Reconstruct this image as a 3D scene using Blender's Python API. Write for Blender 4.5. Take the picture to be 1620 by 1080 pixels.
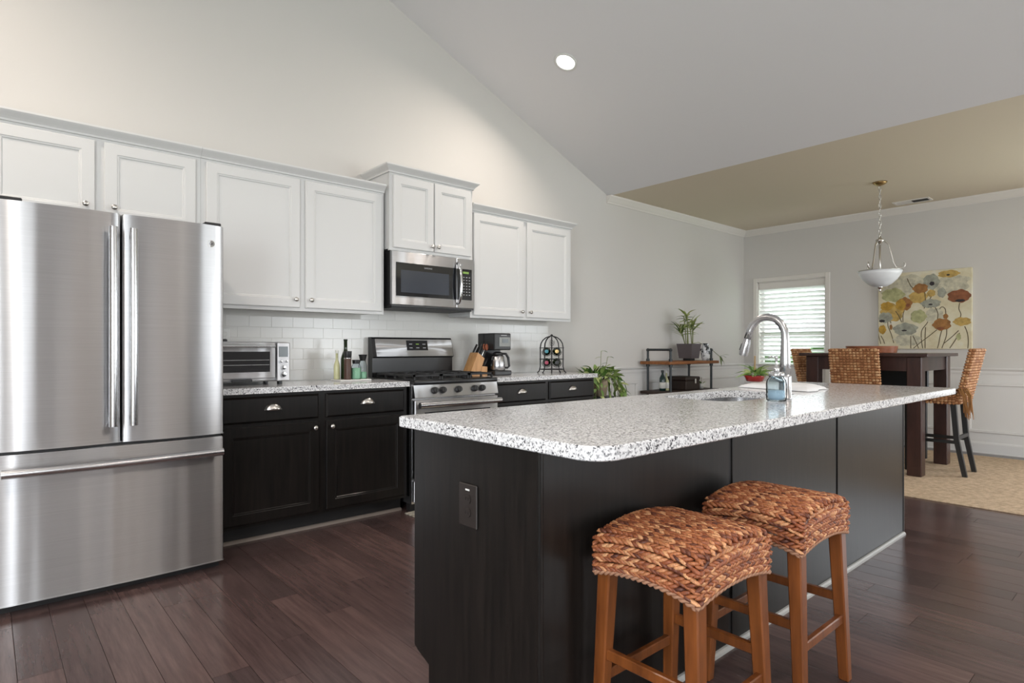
import bpy, bmesh, math, random
from mathutils import Vector, Matrix
random.seed(7)
for o in list(bpy.data.objects): bpy.data.objects.remove(o)
S = bpy.context.scene
COL = S.collection
R = math.radians

# ------------------------------------------------------------------ camera
cd = bpy.data.cameras.new('camera'); cam = bpy.data.objects.new('camera', cd); COL.objects.link(cam)
cd.sensor_width = 36.0; cd.lens = 36.0 * 945.0 / 1620.0
cd.shift_y = 11.0 / 1620.0
cam.location = (0, -4.25, 1.15); cam.rotation_euler = (R(90), 0, R(-41.45))
S.camera = cam
cd.clip_start = 0.05
# ------------------------------------------------------------------ world, light, exposure
W = bpy.data.worlds.new('world'); S.world = W; W.use_nodes = True
bg = W.node_tree.nodes['Background']; bg.inputs[0].default_value = (0.86, 0.93, 1.0, 1); bg.inputs[1].default_value = 6.0
S.view_settings.view_transform = 'Standard'; S.view_settings.look = 'None'; S.view_settings.gamma = 1
S.view_settings.use_curve_mapping = False
S.view_settings.exposure = -0.08
def area(name, loc, rot, sx, sy, power, col=(1, 1, 1), shape='RECTANGLE', spread=180):
    l = bpy.data.lights.new(name, 'AREA'); l.shape = shape; l.size = sx
    if shape == 'RECTANGLE': l.size_y = sy
    l.energy = power; l.color = col; l.spread = R(spread)
    o = bpy.data.objects.new(name, l); COL.objects.link(o); o.location = loc; o.rotation_euler = [R(a) for a in rot]
    return o
# daylight coming in through the windows behind and beside the camera
DAY = (0.93, 0.965, 1.0)
REARW = (-1.35, 5.30, 6.45)
for wx in REARW:
    area('daylight_rear_window', (wx, -8.93, 1.45), (105, 0, 0), 1.0, 2.0, 62, DAY)
area('added_reflection_lamp', (1.0, -8.93, 1.1), (90, 0, 0), .85, 2.0, 5.5, DAY)     # added lamp on the closed wall, for a soft bright band in the refrigerator
area('daylight_left_window', (-2.13, -4.6, 1.45), (0, -100, 0), 1.9, 2.2, 105, DAY)
area('daylight_dining_window', (8.10, -4.9, 1.4), (0, 100, 0), 1.5, 1.4, 45, DAY)

# ------------------------------------------------------------------ helpers
ORG = {}
def _finish(o, parent):
    COL.objects.link(o)
    if parent is not None: o.parent = parent
def new_bm(): return bmesh.new()
def obj(name, bm, m, parent=None, smooth=False, label=None, keep=None):
    """link bm (world coordinates) as one mesh object; children share the origin of their thing"""
    me = bpy.data.meshes.new(name)
    bmesh.ops.recalc_face_normals(bm, faces=bm.faces[:])
    if smooth:
        for f in bm.faces: f.smooth = True
    off = ORG.get(parent.name, Vector()) if parent is not None else Vector()
    if off.length > 0: bmesh.ops.translate(bm, verts=bm.verts, vec=-off)
    bm.to_mesh(me); bm.free()
    if smooth == 'auto':
        me.set_sharp_from_angle(angle=R(35))
    for mm in (m if isinstance(m, (list, tuple)) else [m]): me.materials.append(mm)
    o = bpy.data.objects.new(name, me); _finish(o, parent)
    ORG[o.name] = off.copy()
    if label: o['label'] = label
    return o
def tag(o, label, cat, group=None):
    o['label'] = label; o['category'] = cat
    if group: o['group'] = group
    return o
def thing(name, label, cat, loc=(0, 0, 0), group=None):
    o = bpy.data.objects.new(name, None); COL.objects.link(o); o.empty_display_size = 0.1
    o.location = loc; ORG[o.name] = Vector(loc)
    return tag(o, label, cat, group)
def solo(name, bm, m, label, cat, smooth=False, group=None):
    """a thing that is one mesh"""
    return tag(obj(name, bm, m, None, smooth), label, cat, group)
def struct(name, bm, m, parent=None, smooth=False):
    o = obj(name, bm, m, parent, smooth)
    if parent is None: o['kind'] = 'structure'
    return o
def copy_tree(o, parent=None):
    c = o.copy(); COL.objects.link(c); c.parent = parent
    for ch in o.children: copy_tree(ch, c)
    return c
def box(bm, x0, x1, y0, y1, z0, z1, bev=0.0, seg=1):
    vs = [bm.verts.new((x, y, z)) for z in (z0, z1) for y in (y0, y1) for x in (x0, x1)]
    fs = [bm.faces.new([vs[i] for i in f]) for f in ((0, 2, 3, 1), (4, 5, 7, 6), (0, 1, 5, 4), (2, 6, 7, 3), (0, 4, 6, 2), (1, 3, 7, 5))]
    if bev > 0:
        es = list({e for f in fs for e in f.edges})
        bmesh.ops.bevel(bm, geom=es, offset=bev, segments=seg, profile=0.5, affect='EDGES')
    return vs
def B(*a, **k):
    bm = new_bm(); box(bm, *a, **k); return bm
def tube(bm, pts, r, seg=10, closed=False, caps=True):
    pts = [Vector(p) for p in pts]; n = len(pts); rings = []
    rad = r if isinstance(r, (list, tuple)) else [r] * n
    prev = None
    for i, p in enumerate(pts):
        if closed: d = (pts[(i + 1) % n] - pts[i - 1])
        else: d = pts[min(i + 1, n - 1)] - pts[max(i - 1, 0)]
        d.normalize()
        if prev is None:
            a = Vector((0, 0, 1)) if abs(d.z) < 0.9 else Vector((1, 0, 0))
            u = d.cross(a).normalized()
        else:
            u = (prev - d * prev.dot(d)).normalized()
        prev = u; v = d.cross(u)
        rings.append([bm.verts.new(p + rad[i] * (math.cos(2 * math.pi * k / seg) * u + math.sin(2 * math.pi * k / seg) * v)) for k in range(seg)])
    m = n if closed else n - 1
    for i in range(m):
        A, Bq = rings[i], rings[(i + 1) % n]
        for k in range(seg):
            bm.faces.new((A[k], A[(k + 1) % seg], Bq[(k + 1) % seg], Bq[k]))
    if not closed and caps:
        bm.faces.new(rings[0]); bm.faces.new(rings[-1])
def T(pts, r, seg=10, closed=False):
    bm = new_bm(); tube(bm, pts, r, seg, closed); return bm
def lathe(bm, prof, c=(0, 0, 0), seg=24, axis='z'):
    rings = []
    for r, h in prof:
        ring = []
        for k in range(seg):
            a = 2 * math.pi * k / seg
            if axis == 'z': p = (c[0] + r * math.cos(a), c[1] + r * math.sin(a), c[2] + h)
            elif axis == 'y': p = (c[0] + r * math.cos(a), c[1] + h, c[2] + r * math.sin(a))
            else: p = (c[0] + h, c[1] + r * math.cos(a), c[2] + r * math.sin(a))
            ring.append(bm.verts.new(p))
        rings.append(ring)
    for A, Bq in zip(rings, rings[1:]):
        for k in range(seg): bm.faces.new((A[k], A[(k + 1) % seg], Bq[(k + 1) % seg], Bq[k]))
    if prof[0][0] > 1e-5: bm.faces.new(rings[0])
    if prof[-1][0] > 1e-5: bm.faces.new(rings[-1])
    bmesh.ops.remove_doubles(bm, verts=bm.verts, dist=1e-6)
def L(prof, c=(0, 0, 0), seg=24, axis='z'):
    bm = new_bm(); lathe(bm, prof, c, seg, axis); return bm
def prism(bm, poly, axis, a, b):
    """poly in the plane across axis: x -> (y,z), y -> (x,z), z -> (x,y)"""
    def P(p, t):
        return {'x': (t, p[0], p[1]), 'y': (p[0], t, p[1]), 'z': (p[0], p[1], t)}[axis]
    A = [bm.verts.new(P(p, a)) for p in poly]; C = [bm.verts.new(P(p, b)) for p in poly]
    n = len(poly)
    bm.faces.new(A); bm.faces.new(C)
    for i in range(n): bm.faces.new((A[i], A[(i + 1) % n], C[(i + 1) % n], C[i]))
def PR(poly, axis, a, b):
    bm = new_bm(); prism(bm, poly, axis, a, b); return bm
def arc(cx, cy, r, a0, a1, n):
    return [(cx + r * math.cos(R(a0 + (a1 - a0) * i / n)), cy + r * math.sin(R(a0 + (a1 - a0) * i / n))) for i in range(n + 1)]
def text_bm(s, size, origin, ux, uz, depth=0.0006):
    """lettering as a thin mesh lying in the plane spanned by ux, uz"""
    cu = bpy.data.curves.new('lettering', 'FONT'); cu.body = s; cu.size = size; cu.align_x = 'CENTER'; cu.align_y = 'CENTER'
    cu.extrude = depth; cu.resolution_u = 2
    to = bpy.data.objects.new('lettering', cu); COL.objects.link(to)
    me = bpy.data.meshes.new_from_object(to.evaluated_get(bpy.context.evaluated_depsgraph_get()))
    bpy.data.objects.remove(to); bpy.data.curves.remove(cu)
    ux = Vector(ux); uz = Vector(uz); n = ux.cross(uz); o = Vector(origin)
    for v in me.vertices: v.co = o + ux * v.co.x + uz * v.co.y + n * v.co.z
    bm = new_bm(); bm.from_mesh(me); bpy.data.meshes.remove(me)
    return bm

# ------------------------------------------------------------------ materials
def mat(name, col, rough=0.5, metal=0.0, **kw):
    m = bpy.data.materials.new(name); m.use_nodes = True
    p = m.node_tree.nodes['Principled BSDF']
    p.inputs['Base Color'].default_value = (*col, 1); p.inputs['Roughness'].default_value = rough; p.inputs['Metallic'].default_value = metal
    for k, v in kw.items(): p.inputs[k].default_value = v
    return m
def nodes(m): return m.node_tree.nodes, m.node_tree.links, m.node_tree.nodes['Principled BSDF']
def coords(m, scale=(1, 1, 1), src='position'):
    N, Lk, p = nodes(m)
    mp = N.new('ShaderNodeMapping'); mp.inputs['Scale'].default_value = scale
    if src == 'position': g = N.new('ShaderNodeNewGeometry'); Lk.new(g.outputs['Position'], mp.inputs['Vector'])
    else: g = N.new('ShaderNodeTexCoord'); Lk.new(g.outputs['Object'], mp.inputs['Vector'])
    return mp.outputs['Vector']
def noise(m, vec, scale, detail=3, rough=0.5):
    N, Lk, p = nodes(m); n = N.new('ShaderNodeTexNoise'); n.inputs['Scale'].default_value = scale; n.inputs['Detail'].default_value = detail
    n.inputs['Roughness'].default_value = rough
    Lk.new(vec, n.inputs['Vector']); return n.outputs['Fac']
def ramp(m, fac, stops, interp='LINEAR'):
    N, Lk, p = nodes(m); r = N.new('ShaderNodeValToRGB'); r.color_ramp.interpolation = interp
    e = r.color_ramp.elements
    while len(e) < len(stops): e.new(0.5)
    for q, (pos, c) in zip(e, stops): q.position = pos; q.color = (*c, 1)
    Lk.new(fac, r.inputs['Fac']); return r.outputs['Color']
def bump(m, h, strength=0.1, dist=0.01):
    N, Lk, p = nodes(m); b = N.new('ShaderNodeBump'); b.inputs['Strength'].default_value = strength; b.inputs['Distance'].default_value = dist
    Lk.new(h, b.inputs['Height']); Lk.new(b.outputs['Normal'], p.inputs['Normal'])
def setc(m, c): N, Lk, p = nodes(m); Lk.new(c, p.inputs['Base Color'])
def mix(m, a, b, fac, mode='MIX'):
    N, Lk, p = nodes(m); x = N.new('ShaderNodeMix'); x.data_type = 'RGBA'; x.blend_type = mode
    for s, v in ((x.inputs[6], a), (x.inputs[7], b), (x.inputs[0], fac)):
        if hasattr(v, 'links'): Lk.new(v, s)
        elif isinstance(v, tuple): s.default_value = (*v, 1)
        else: s.default_value = v
    return x.outputs[2]
def randval(m):
    N, Lk, p = nodes(m); oi = N.new('ShaderNodeObjectInfo'); g = N.new('ShaderNodeNewGeometry')
    a = N.new('ShaderNodeMath'); a.operation = 'ADD'; Lk.new(oi.outputs['Random'], a.inputs[0]); Lk.new(g.outputs['Random Per Island'], a.inputs[1])
    f = N.new('ShaderNodeMath'); f.operation = 'FRACT'; Lk.new(a.outputs[0], f.inputs[0]); return f.outputs[0]
def paint(name, col, rough=0.85):
    m = mat(name, col, rough); v = coords(m); bump(m, noise(m, v, 260, 2), 0.04, 0.002); return m

M = {}
M['wall'] = paint('greige_wall_paint', (0.64, 0.622, 0.597))
M['ceil'] = paint('ceiling_paint', (0.755, 0.75, 0.765), 0.9)
M['dceil'] = paint('tan_dining_ceiling', (0.68, 0.605, 0.475), 0.9)  # even tan tone on the flat dining ceiling
M['trim'] = mat('white_trim_paint', (0.76, 0.73, 0.69), 0.45)
M['wains'] = mat('wainscot_paint', (0.74, 0.73, 0.715), 0.5)
M['white'] = mat('white_cabinet_paint', (0.675, 0.675, 0.67), 0.42)
M['dark'] = mat('espresso_cabinet', (0.012, 0.010, 0.009), 0.34, **{'Specular IOR Level': 0.30})
m = M['dark']; v = coords(m, (18, 18, 1.2)); setc(m, ramp(m, noise(m, v, 3, 4), [(0.3, (0.006, 0.0055, 0.005)), (0.75, (0.014, 0.011, 0.0095))])); bump(m, noise(m, v, 6, 3), 0.06, 0.002)
M['toe'] = mat('black_toe_kick', (0.008, 0.007, 0.007), 0.6)
M['shoe'] = mat('worn_shoe_moulding', (0.20, 0.165, 0.14), 0.6)
M['baseline'] = mat('grey_base_strip', (0.36, 0.36, 0.35), 0.55)
def steel(name, col=(0.56, 0.56, 0.57), rough=0.35, aniso=0.97, brush=(1, 1, 260)):
    m = mat(name, col, rough, 1.0); N, Lk, p = nodes(m)
    p.inputs['Anisotropic'].default_value = aniso; p.inputs['Anisotropic Rotation'].default_value = 0.25
    if aniso > 0:
        t = N.new('ShaderNodeTangent'); t.direction_type = 'RADIAL'; t.axis = 'Z'; Lk.new(t.outputs[0], p.inputs['Tangent'])
    v = coords(m, brush)
    n = noise(m, v, 3, 2)
    setc(m, ramp(m, n, [(0.3, tuple(c * 0.93 for c in col)), (0.7, tuple(min(1, c * 1.05) for c in col))]))
    if aniso > 0:
        v2 = coords(m, (5, 5, .25)); bump(m, noise(m, v2, 1.6, 1), 0.22, 0.02)
    return m
M['steel'] = steel('brushed_stainless')
M['steel_s'] = steel('satin_stainless', (0.62, 0.62, 0.63), 0.22, 0.0)
M['faucet'] = mat('brushed_faucet_steel', (0.50, 0.50, 0.51), 0.27, 1.0)
M['nickel'] = mat('satin_nickel', (0.62, 0.60, 0.57), 0.28, 1.0)
M['chrome'] = mat('polished_steel', (0.68, 0.69, 0.70), 0.12, 1.0)
M['black'] = mat('black_enamel', (0.012, 0.012, 0.013), 0.28)
M['iron'] = mat('matte_cast_iron', (0.016, 0.016, 0.017), 0.55)
M['bglass'] = mat('black_oven_glass', (0.012, 0.013, 0.016), 0.05)
M['mglass'] = mat('microwave_window', (0.045, 0.052, 0.068), 0.12)
M['plastic'] = mat('black_plastic', (0.015, 0.015, 0.016), 0.35)
M['print'] = mat('pale_print', (0.40, 0.41, 0.42), 0.5)
M['gdisp'] = mat('green_display', (0.02, 0.03, 0.01), 0.3); M['gdisp'].node_tree.nodes['Principled BSDF'].inputs['Emission Color'].default_value = (0.35, 0.6, 0.1, 1); M['gdisp'].node_tree.nodes['Principled BSDF'].inputs['Emission Strength'].default_value = 0.6
M['lcdframe'] = mat('grey_fascia', (0.25, 0.26, 0.25), 0.4)
M['lcd'] = mat('grey_lcd', (0.12, 0.14, 0.15), 0.2)
# granite
m = M['granite'] = mat('white_speckled_granite', (0.6, 0.6, 0.6), 0.13)
v = coords(m); N, Lk, p = nodes(m)
vo = N.new('ShaderNodeTexVoronoi'); vo.inputs['Scale'].default_value = 210; vo.inputs['Randomness'].default_value = 1; Lk.new(v, vo.inputs['Vector'])
sp = N.new('ShaderNodeSeparateColor'); Lk.new(vo.outputs['Color'], sp.inputs[0])
n1 = noise(m, v, 85, 4, 0.7)
ad = N.new('ShaderNodeMath'); ad.operation = 'MULTIPLY_ADD'; Lk.new(sp.outputs[0], ad.inputs[0]); ad.inputs[1].default_value = 0.55; Lk.new(n1, ad.inputs[2])
setc(m, ramp(m, ad.outputs[0], [(0.44, (0.03, 0.03, 0.035)), (0.53, (0.18, 0.18, 0.19)), (0.63, (0.42, 0.42, 0.43)), (0.78, (0.68, 0.68, 0.69)), (1.0, (0.78, 0.78, 0.785))]))
# floor planks
m = M['plank'] = mat('dark_hardwood', (0.05, 0.03, 0.026), 0.24); N, Lk, p = nodes(m)
rv = randval(m)
g = N.new('ShaderNodeNewGeometry'); mp = N.new('ShaderNodeMapping'); mp.inputs['Scale'].default_value = (22, 1.6, 1); Lk.new(g.outputs['Position'], mp.inputs['Vector'])
cx = N.new('ShaderNodeCombineXYZ'); mu = N.new('ShaderNodeMath'); mu.operation = 'MULTIPLY'; mu.inputs[1].default_value = 37.0; Lk.new(rv, mu.inputs[0]); Lk.new(mu.outputs[0], cx.inputs[2])
va = N.new('ShaderNodeVectorMath'); va.operation = 'ADD'; Lk.new(mp.outputs[0], va.inputs[0]); Lk.new(cx.outputs[0], va.inputs[1])
gr = noise(m, va.outputs[0], 2.2, 6, 0.62)
base = ramp(m, rv, [(0.0, (0.070, 0.046, 0.044)), (0.5, (0.096, 0.061, 0.057)), (1.0, (0.126, 0.079, 0.072))])
setc(m, mix(m, base, ramp(m, gr, [(0.3, (0.66, 0.64, 0.64)), (0.7, (1.16, 1.15, 1.15))]), 1.0, 'MULTIPLY'))
bump(m, gr, 0.10, 0.002)
Lk.new(ramp(m, gr, [(0.2, (0.26, 0.26, 0.26)), (0.8, (0.17, 0.17, 0.17))]), p.inputs['Roughness'])
M['sub'] = mat('dark_joint_floor', (0.012, 0.008, 0.007), 0.7)
# sisal
m = M['sisal'] = mat('sisal_weave', (0.5, 0.38, 0.25), 0.95); v = coords(m, (1, 1, 1)); N, Lk, p = nodes(m)
ck = N.new('ShaderNodeTexBrick'); ck.inputs['Scale'].default_value = 55; ck.inputs['Mortar Size'].default_value = 0.02; Lk.new(v, ck.inputs['Vector'])
ck.inputs['Color1'].default_value = (0.70, 0.55, 0.40, 1); ck.inputs['Color2'].default_value = (0.58, 0.44, 0.31, 1); ck.inputs['Mortar'].default_value = (0.44, 0.32, 0.21, 1)
setc(m, mix(m, ck.outputs['Color'], ramp(m, noise(m, v, 25, 3), [(0.3, (0.72, 0.68, 0.62)), (0.7, (1.1, 1.08, 1.05))]), 1.0, 'MULTIPLY'))
bump(m, ck.outputs['Fac'], 0.4, 0.003)
# woods
def wood(name, c0, c1, rough=0.4, scale=(12, 12, 1.4), src='object'):
    m = mat(name, c0, rough); v = coords(m, scale, src); g = noise(m, v, 3.0, 5, 0.6)
    setc(m, ramp(m, g, [(0.3, c0), (0.72, c1)])); bump(m, g, 0.05, 0.002); return m
M['honey'] = wood('honey_stained_leg', (0.095, 0.027, 0.0065), (0.215, 0.066, 0.016), 0.28)
M['table'] = wood('dark_red_brown_table', (0.028, 0.012, 0.009), (0.065, 0.026, 0.020), 0.33, (6, 6, 1.2))
M['tabletop'] = wood('table_top_wood', (0.03, 0.014, 0.011), (0.06, 0.028, 0.022), 0.3, (2, 14, 4))
M['blackleg'] = mat('black_chair_leg', (0.013, 0.013, 0.013), 0.4)
M['rustic'] = wood('rustic_orange_plank', (0.16, 0.055, 0.014), (0.34, 0.13, 0.035), 0.55, (1.5, 14, 14))
M['darkplank'] = wood('dark_plank', (0.03, 0.018, 0.014), (0.06, 0.035, 0.025), 0.6, (1.5, 14, 14))
M['pipe'] = mat('galvanised_pipe', (0.055, 0.062, 0.066), 0.42, 0.7)
M['block'] = wood('knife_block_wood', (0.42, 0.21, 0.075), (0.60, 0.33, 0.14), 0.45, (14, 14, 2))
M['bowlwood'] = wood('reddish_tray_wood', (0.20, 0.06, 0.024), (0.36, 0.12, 0.05), 0.4, (3, 3, 18))
# woven fibre
def weave(name, stops, rough=0.55):
    m = mat(name, stops[1][1], rough); N, Lk, p = nodes(m); g = N.new('ShaderNodeNewGeometry')
    c = ramp(m, g.outputs['Random Per Island'], stops)
    v = coords(m, (1, 1, 1), 'object'); f = noise(m, v, 230, 3, 0.6)
    setc(m, mix(m, c, ramp(m, f, [(0.3, (0.55, 0.5, 0.48)), (0.7, (1.25, 1.25, 1.2))]), 1.0, 'MULTIPLY'))
    bump(m, f, 0.25, 0.002); return m
M['weave'] = weave('banana_leaf_weave', [(0.0, (0.08, 0.024, 0.015)), (0.2, (0.27, 0.078, 0.030)), (0.7, (0.40, 0.145, 0.056)), (1.0, (0.68, 0.36, 0.18))])
M['weave_c'] = weave('seagrass_chair_weave', [(0.0, (0.30, 0.12, 0.045)), (0.3, (0.46, 0.21, 0.085)), (0.7, (0.58, 0.31, 0.145)), (1.0, (0.70, 0.44, 0.24))])
M['core'] = mat('woven_seat_core', (0.045, 0.016, 0.008), 0.8)
M['core_c'] = mat('chair_weave_core', (0.30, 0.135, 0.055), 0.8)
M['twine'] = mat('twisted_edge_cord', (0.33, 0.17, 0.10), 0.7)
M['scarf'] = mat('rust_brown_cloth', (0.30, 0.125, 0.075), 0.9)
M['fringe'] = mat('tan_fringe', (0.30, 0.14, 0.045), 0.9)
# others
M['tile'] = mat('white_glazed_tile', (0.70, 0.69, 0.66), 0.22)
M['grout'] = mat('pale_grout', (0.69, 0.68, 0.65), 0.85)
M['plate'] = mat('white_outlet_plate', (0.72, 0.72, 0.70), 0.4)
M['brownplate'] = mat('dark_brown_outlet', (0.022, 0.017, 0.015), 0.32)
M['leaf'] = mat('green_leaf', (0.07, 0.16, 0.03), 0.4)
m = M['leaf']; setc(m, ramp(m, randval(m), [(0.0, (0.07, 0.16, 0.03)), (0.5, (0.19, 0.32, 0.07)), (1.0, (0.45, 0.50, 0.20))]))
M['leafd'] = mat('dark_leaf', (0.03, 0.08, 0.02), 0.4)
m = M['leafd']; setc(m, ramp(m, randval(m), [(0.0, (0.025, 0.07, 0.018)), (1.0, (0.09, 0.17, 0.035))]))
M['bamboo'] = mat('bamboo_leaf', (0.16, 0.22, 0.05), 0.45)
m = M['bamboo']; setc(m, ramp(m, randval(m), [(0.0, (0.06, 0.11, 0.03)), (0.5, (0.22, 0.30, 0.08)), (1.0, (0.42, 0.46, 0.17))]))
M['stem'] = mat('pale_green_stem', (0.22, 0.25, 0.09), 0.5)
M['drystem'] = mat('dry_brown_stem', (0.30, 0.20, 0.09), 0.7)
M['soil'] = mat('potting_soil', (0.02, 0.014, 0.01), 0.95)
M['greypot'] = mat('grey_planter', (0.10, 0.085, 0.09), 0.5)
M['terracotta'] = mat('tan_woven_pot', (0.42, 0.33, 0.23), 0.8)
M['redpot'] = mat('red_glaze', (0.26, 0.014, 0.012), 0.2)
M['cloth'] = mat('white_cloth', (0.82, 0.82, 0.83), 0.85)
M['frost'] = mat('frosted_white_glass', (0.80, 0.82, 0.84), 0.35)
M['brass'] = mat('antique_brass', (0.42, 0.29, 0.13), 0.32, 1.0)
M['canvas'] = mat('cream_canvas', (0.66, 0.60, 0.42), 0.85)
m = M['canvas']; v = coords(m); setc(m, ramp(m, noise(m, v, 5, 5, 0.65), [(0.3, (0.62, 0.54, 0.35)), (0.55, (0.72, 0.67, 0.50)), (0.75, (0.74, 0.73, 0.66))]))
M['blind'] = mat('white_blind_slat', (0.84, 0.84, 0.82), 0.5)
_p = M['blind'].node_tree.nodes['Principled BSDF']; _p.inputs['Transmission Weight'].default_value = 0.0
M['jar'] = mat('clear_glass', (0.95, 0.97, 0.97), 0.03); M['jar'].node_tree.nodes['Principled BSDF'].inputs['Transmission Weight'].default_value = 1.0; M['jar'].node_tree.nodes['Principled BSDF'].inputs['IOR'].default_value = 1.3
M['soap'] = mat('pale_blue_soap', (0.42, 0.50, 0.58), 0.25)
M['dkglass'] = mat('dark_green_bottle_glass', (0.012, 0.022, 0.006), 0.06)
M['tealglass'] = mat('dark_teal_bottle', (0.01, 0.03, 0.028), 0.1)
M['pepper'] = mat('brown_peppercorn', (0.07, 0.035, 0.025), 0.45)
M['mint'] = mat('mint_green_jar', (0.30, 0.52, 0.34), 0.25)
M['oil'] = mat('pale_oil', (0.55, 0.55, 0.32), 0.15)
M['paper'] = mat('white_label', (0.70, 0.70, 0.66), 0.7)
M['teal'] = mat('teal_foil', (0.02, 0.22, 0.28), 0.3)
M['redfoil'] = mat('magenta_foil', (0.35, 0.02, 0.07), 0.3)
M['copper'] = mat('copper_scissor_handle', (0.40, 0.13, 0.07), 0.3, 0.4)
M['box'] = wood('dark_trunk', (0.018, 0.011, 0.008), (0.04, 0.022, 0.015), 0.5)
M['lawn'] = mat('lawn_grass', (0.10, 0.20, 0.05), 0.95)
M['hedge'] = mat('hedge_foliage', (0.07, 0.15, 0.04), 0.9)
M['lamp'] = mat('lamp_lens', (1, 1, 1), 0.5); _p = M['lamp'].node_tree.nodes['Principled BSDF']; _p.inputs['Emission Color'].default_value = (1, 0.97, 0.92, 1); _p.inputs['Emission Strength'].default_value = 14
m = M['pane'] = bpy.data.materials.new('window_glass'); m.use_nodes = True; N = m.node_tree.nodes; Lk = m.node_tree.links
for n_ in list(N): N.remove(n_)
o_ = N.new('ShaderNodeOutputMaterial'); t_ = N.new('ShaderNodeBsdfTransparent'); g_ = N.new('ShaderNodeBsdfGlossy'); g_.inputs['Roughness'].default_value = 0.02
mx = N.new('ShaderNodeMixShader'); mx.inputs[0].default_value = 0.06; Lk.new(t_.outputs[0], mx.inputs[1]); Lk.new(g_.outputs[0], mx.inputs[2]); Lk.new(mx.outputs[0], o_.inputs[0])

m = M['jar'] = bpy.data.materials.new('thin_clear_glass'); m.use_nodes = True; N = m.node_tree.nodes; Lk = m.node_tree.links
for n_ in list(N): N.remove(n_)
o_ = N.new('ShaderNodeOutputMaterial'); t_ = N.new('ShaderNodeBsdfTransparent'); t_.inputs[0].default_value = (.86, .91, .93, 1); g_ = N.new('ShaderNodeBsdfGlossy'); g_.inputs['Roughness'].default_value = 0.05
lw = N.new('ShaderNodeLayerWeight'); lw.inputs[0].default_value = .10
mx = N.new('ShaderNodeMixShader'); Lk.new(lw.outputs['Fresnel'], mx.inputs[0]); Lk.new(t_.outputs[0], mx.inputs[1]); Lk.new(g_.outputs[0], mx.inputs[2]); Lk.new(mx.outputs[0], o_.inputs[0])

# ================================================================== ROOM SHELL
DX = 8.225          # dining wall
EV = 5.172          # where the vault meets the flat dining ceiling
CZ = 2.835          # flat ceiling height
SL = 0.4056         # vault pitch
LX = -2.2           # left wall
YB = -9.0           # wall behind the camera
RX = (EV + LX) / 2; RZ = CZ + SL * (EV - RX)
def vault(x): return CZ + SL * (EV - x) if x > RX else RZ - SL * (RX - x)

# kitchen wall with gable top
struct('wall_back', PR([(LX - .15, -0.05), (DX + .15, -0.05), (DX + .15, CZ + .02), (EV, CZ + .02), (RX, RZ + .02), (LX - .15, vault(LX) - .02)], 'y', 0.0, 0.15), M['wall'])
def wall_x(name, x0, x1, y0, y1, z1, holes, m):
    """wall in a plane of constant x with rectangular openings (ya, yb, za, zb)"""
    bm = new_bm(); ys = sorted({y0, y1, *[h[0] for h in holes], *[h[1] for h in holes]})
    for a, b in zip(ys, ys[1:]):
        hs = [h for h in holes if h[0] <= a and h[1] >= b]
        if hs: box(bm, x0, x1, a, b, -.05, hs[0][2]); box(bm, x0, x1, a, b, hs[0][3], z1)
        else: box(bm, x0, x1, a, b, -.05, z1)
    return struct(name, bm, m)
WY0, WY1, WZ0, WZ1 = -1.118, -0.204, 0.665, 2.085
wall_x('wall_right', DX, DX + .15, YB, 0, CZ + .02, [(WY0, WY1, WZ0, WZ1), (-5.65, -4.15, 0.7, 2.1)], M['wall'])
wall_x('wall_left', LX - .15, LX, YB, 0, CZ, [(-5.6, -3.6, 0.35, 2.55)], M['wall'])
bm = new_bm(); xs = [LX]
for wx in REARW:
    box(bm, xs[-1], wx - .5, YB - .15, YB, -.05, CZ); box(bm, wx - .5, wx + .5, YB - .15, YB, -.05, .45); box(bm, wx - .5, wx + .5, YB - .15, YB, 2.45, CZ); xs.append(wx + .5)
box(bm, xs[-1], DX, YB - .15, YB, -.05, CZ)
prism(bm, [(LX, CZ), (EV, CZ), (RX, RZ)], 'y', YB - .15, YB)
struct('wall_front', bm, M['wall'])
struct('ceiling', PR([(EV, CZ), (RX, RZ), (LX - .15, vault(LX - .15)), (LX - .15, vault(LX - .15) + .15), (RX, RZ + .16), (EV, CZ + .16)], 'y', YB - .1, 0.1), M['ceil'])
struct('ceiling', B(EV, DX + .1, YB - .1, 0.1, CZ, CZ + .16), M['dceil'])
# rear and side window frames (seen only in reflections)
wn = 2
def simple_window(horizontal, c, a0, a1, z0, z1):
    global wn
    bm = new_bm()
    def seg(p0, p1, za, zb):
        if horizontal: box(bm, p0, p1, c - .06, c - .02, za, zb)
        else: box(bm, c - .02, c + .02, p0, p1, za, zb)
    seg(a0, a0 + .05, z0, z1); seg(a1 - .05, a1, z0, z1); seg(a0, a1, z0, z0 + .05); seg(a0, a1, z1 - .05, z1)
    seg(a0, a1, (z0 + z1) / 2 - .025, (z0 + z1) / 2 + .025)
    w = struct('window_%d' % wn, bm, M['trim']); wn += 1
for wx in REARW: simple_window(True, YB - .02, wx - .5, wx + .5, .45, 2.45)
dr_ = struct('added_lamp_frame', (lambda b: (box(b, .50, .57, YB, YB + .05, 0, 2.12), box(b, 1.43, 1.50, YB, YB + .05, 0, 2.12), box(b, .57, 1.43, YB, YB + .05, 2.10, 2.17), box(b, .57, 1.43, YB, YB + .03, 0, .10), b)[-1])(new_bm()), M['trim'])  # added frame round the refrigerator reflection lamp; no opening in the wall behind
simple_window(False, LX - .08, -5.6, -3.6, 0.35, 2.55)
simple_window(False, DX + .08, -5.65, -4.15, 0.7, 2.1)
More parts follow.
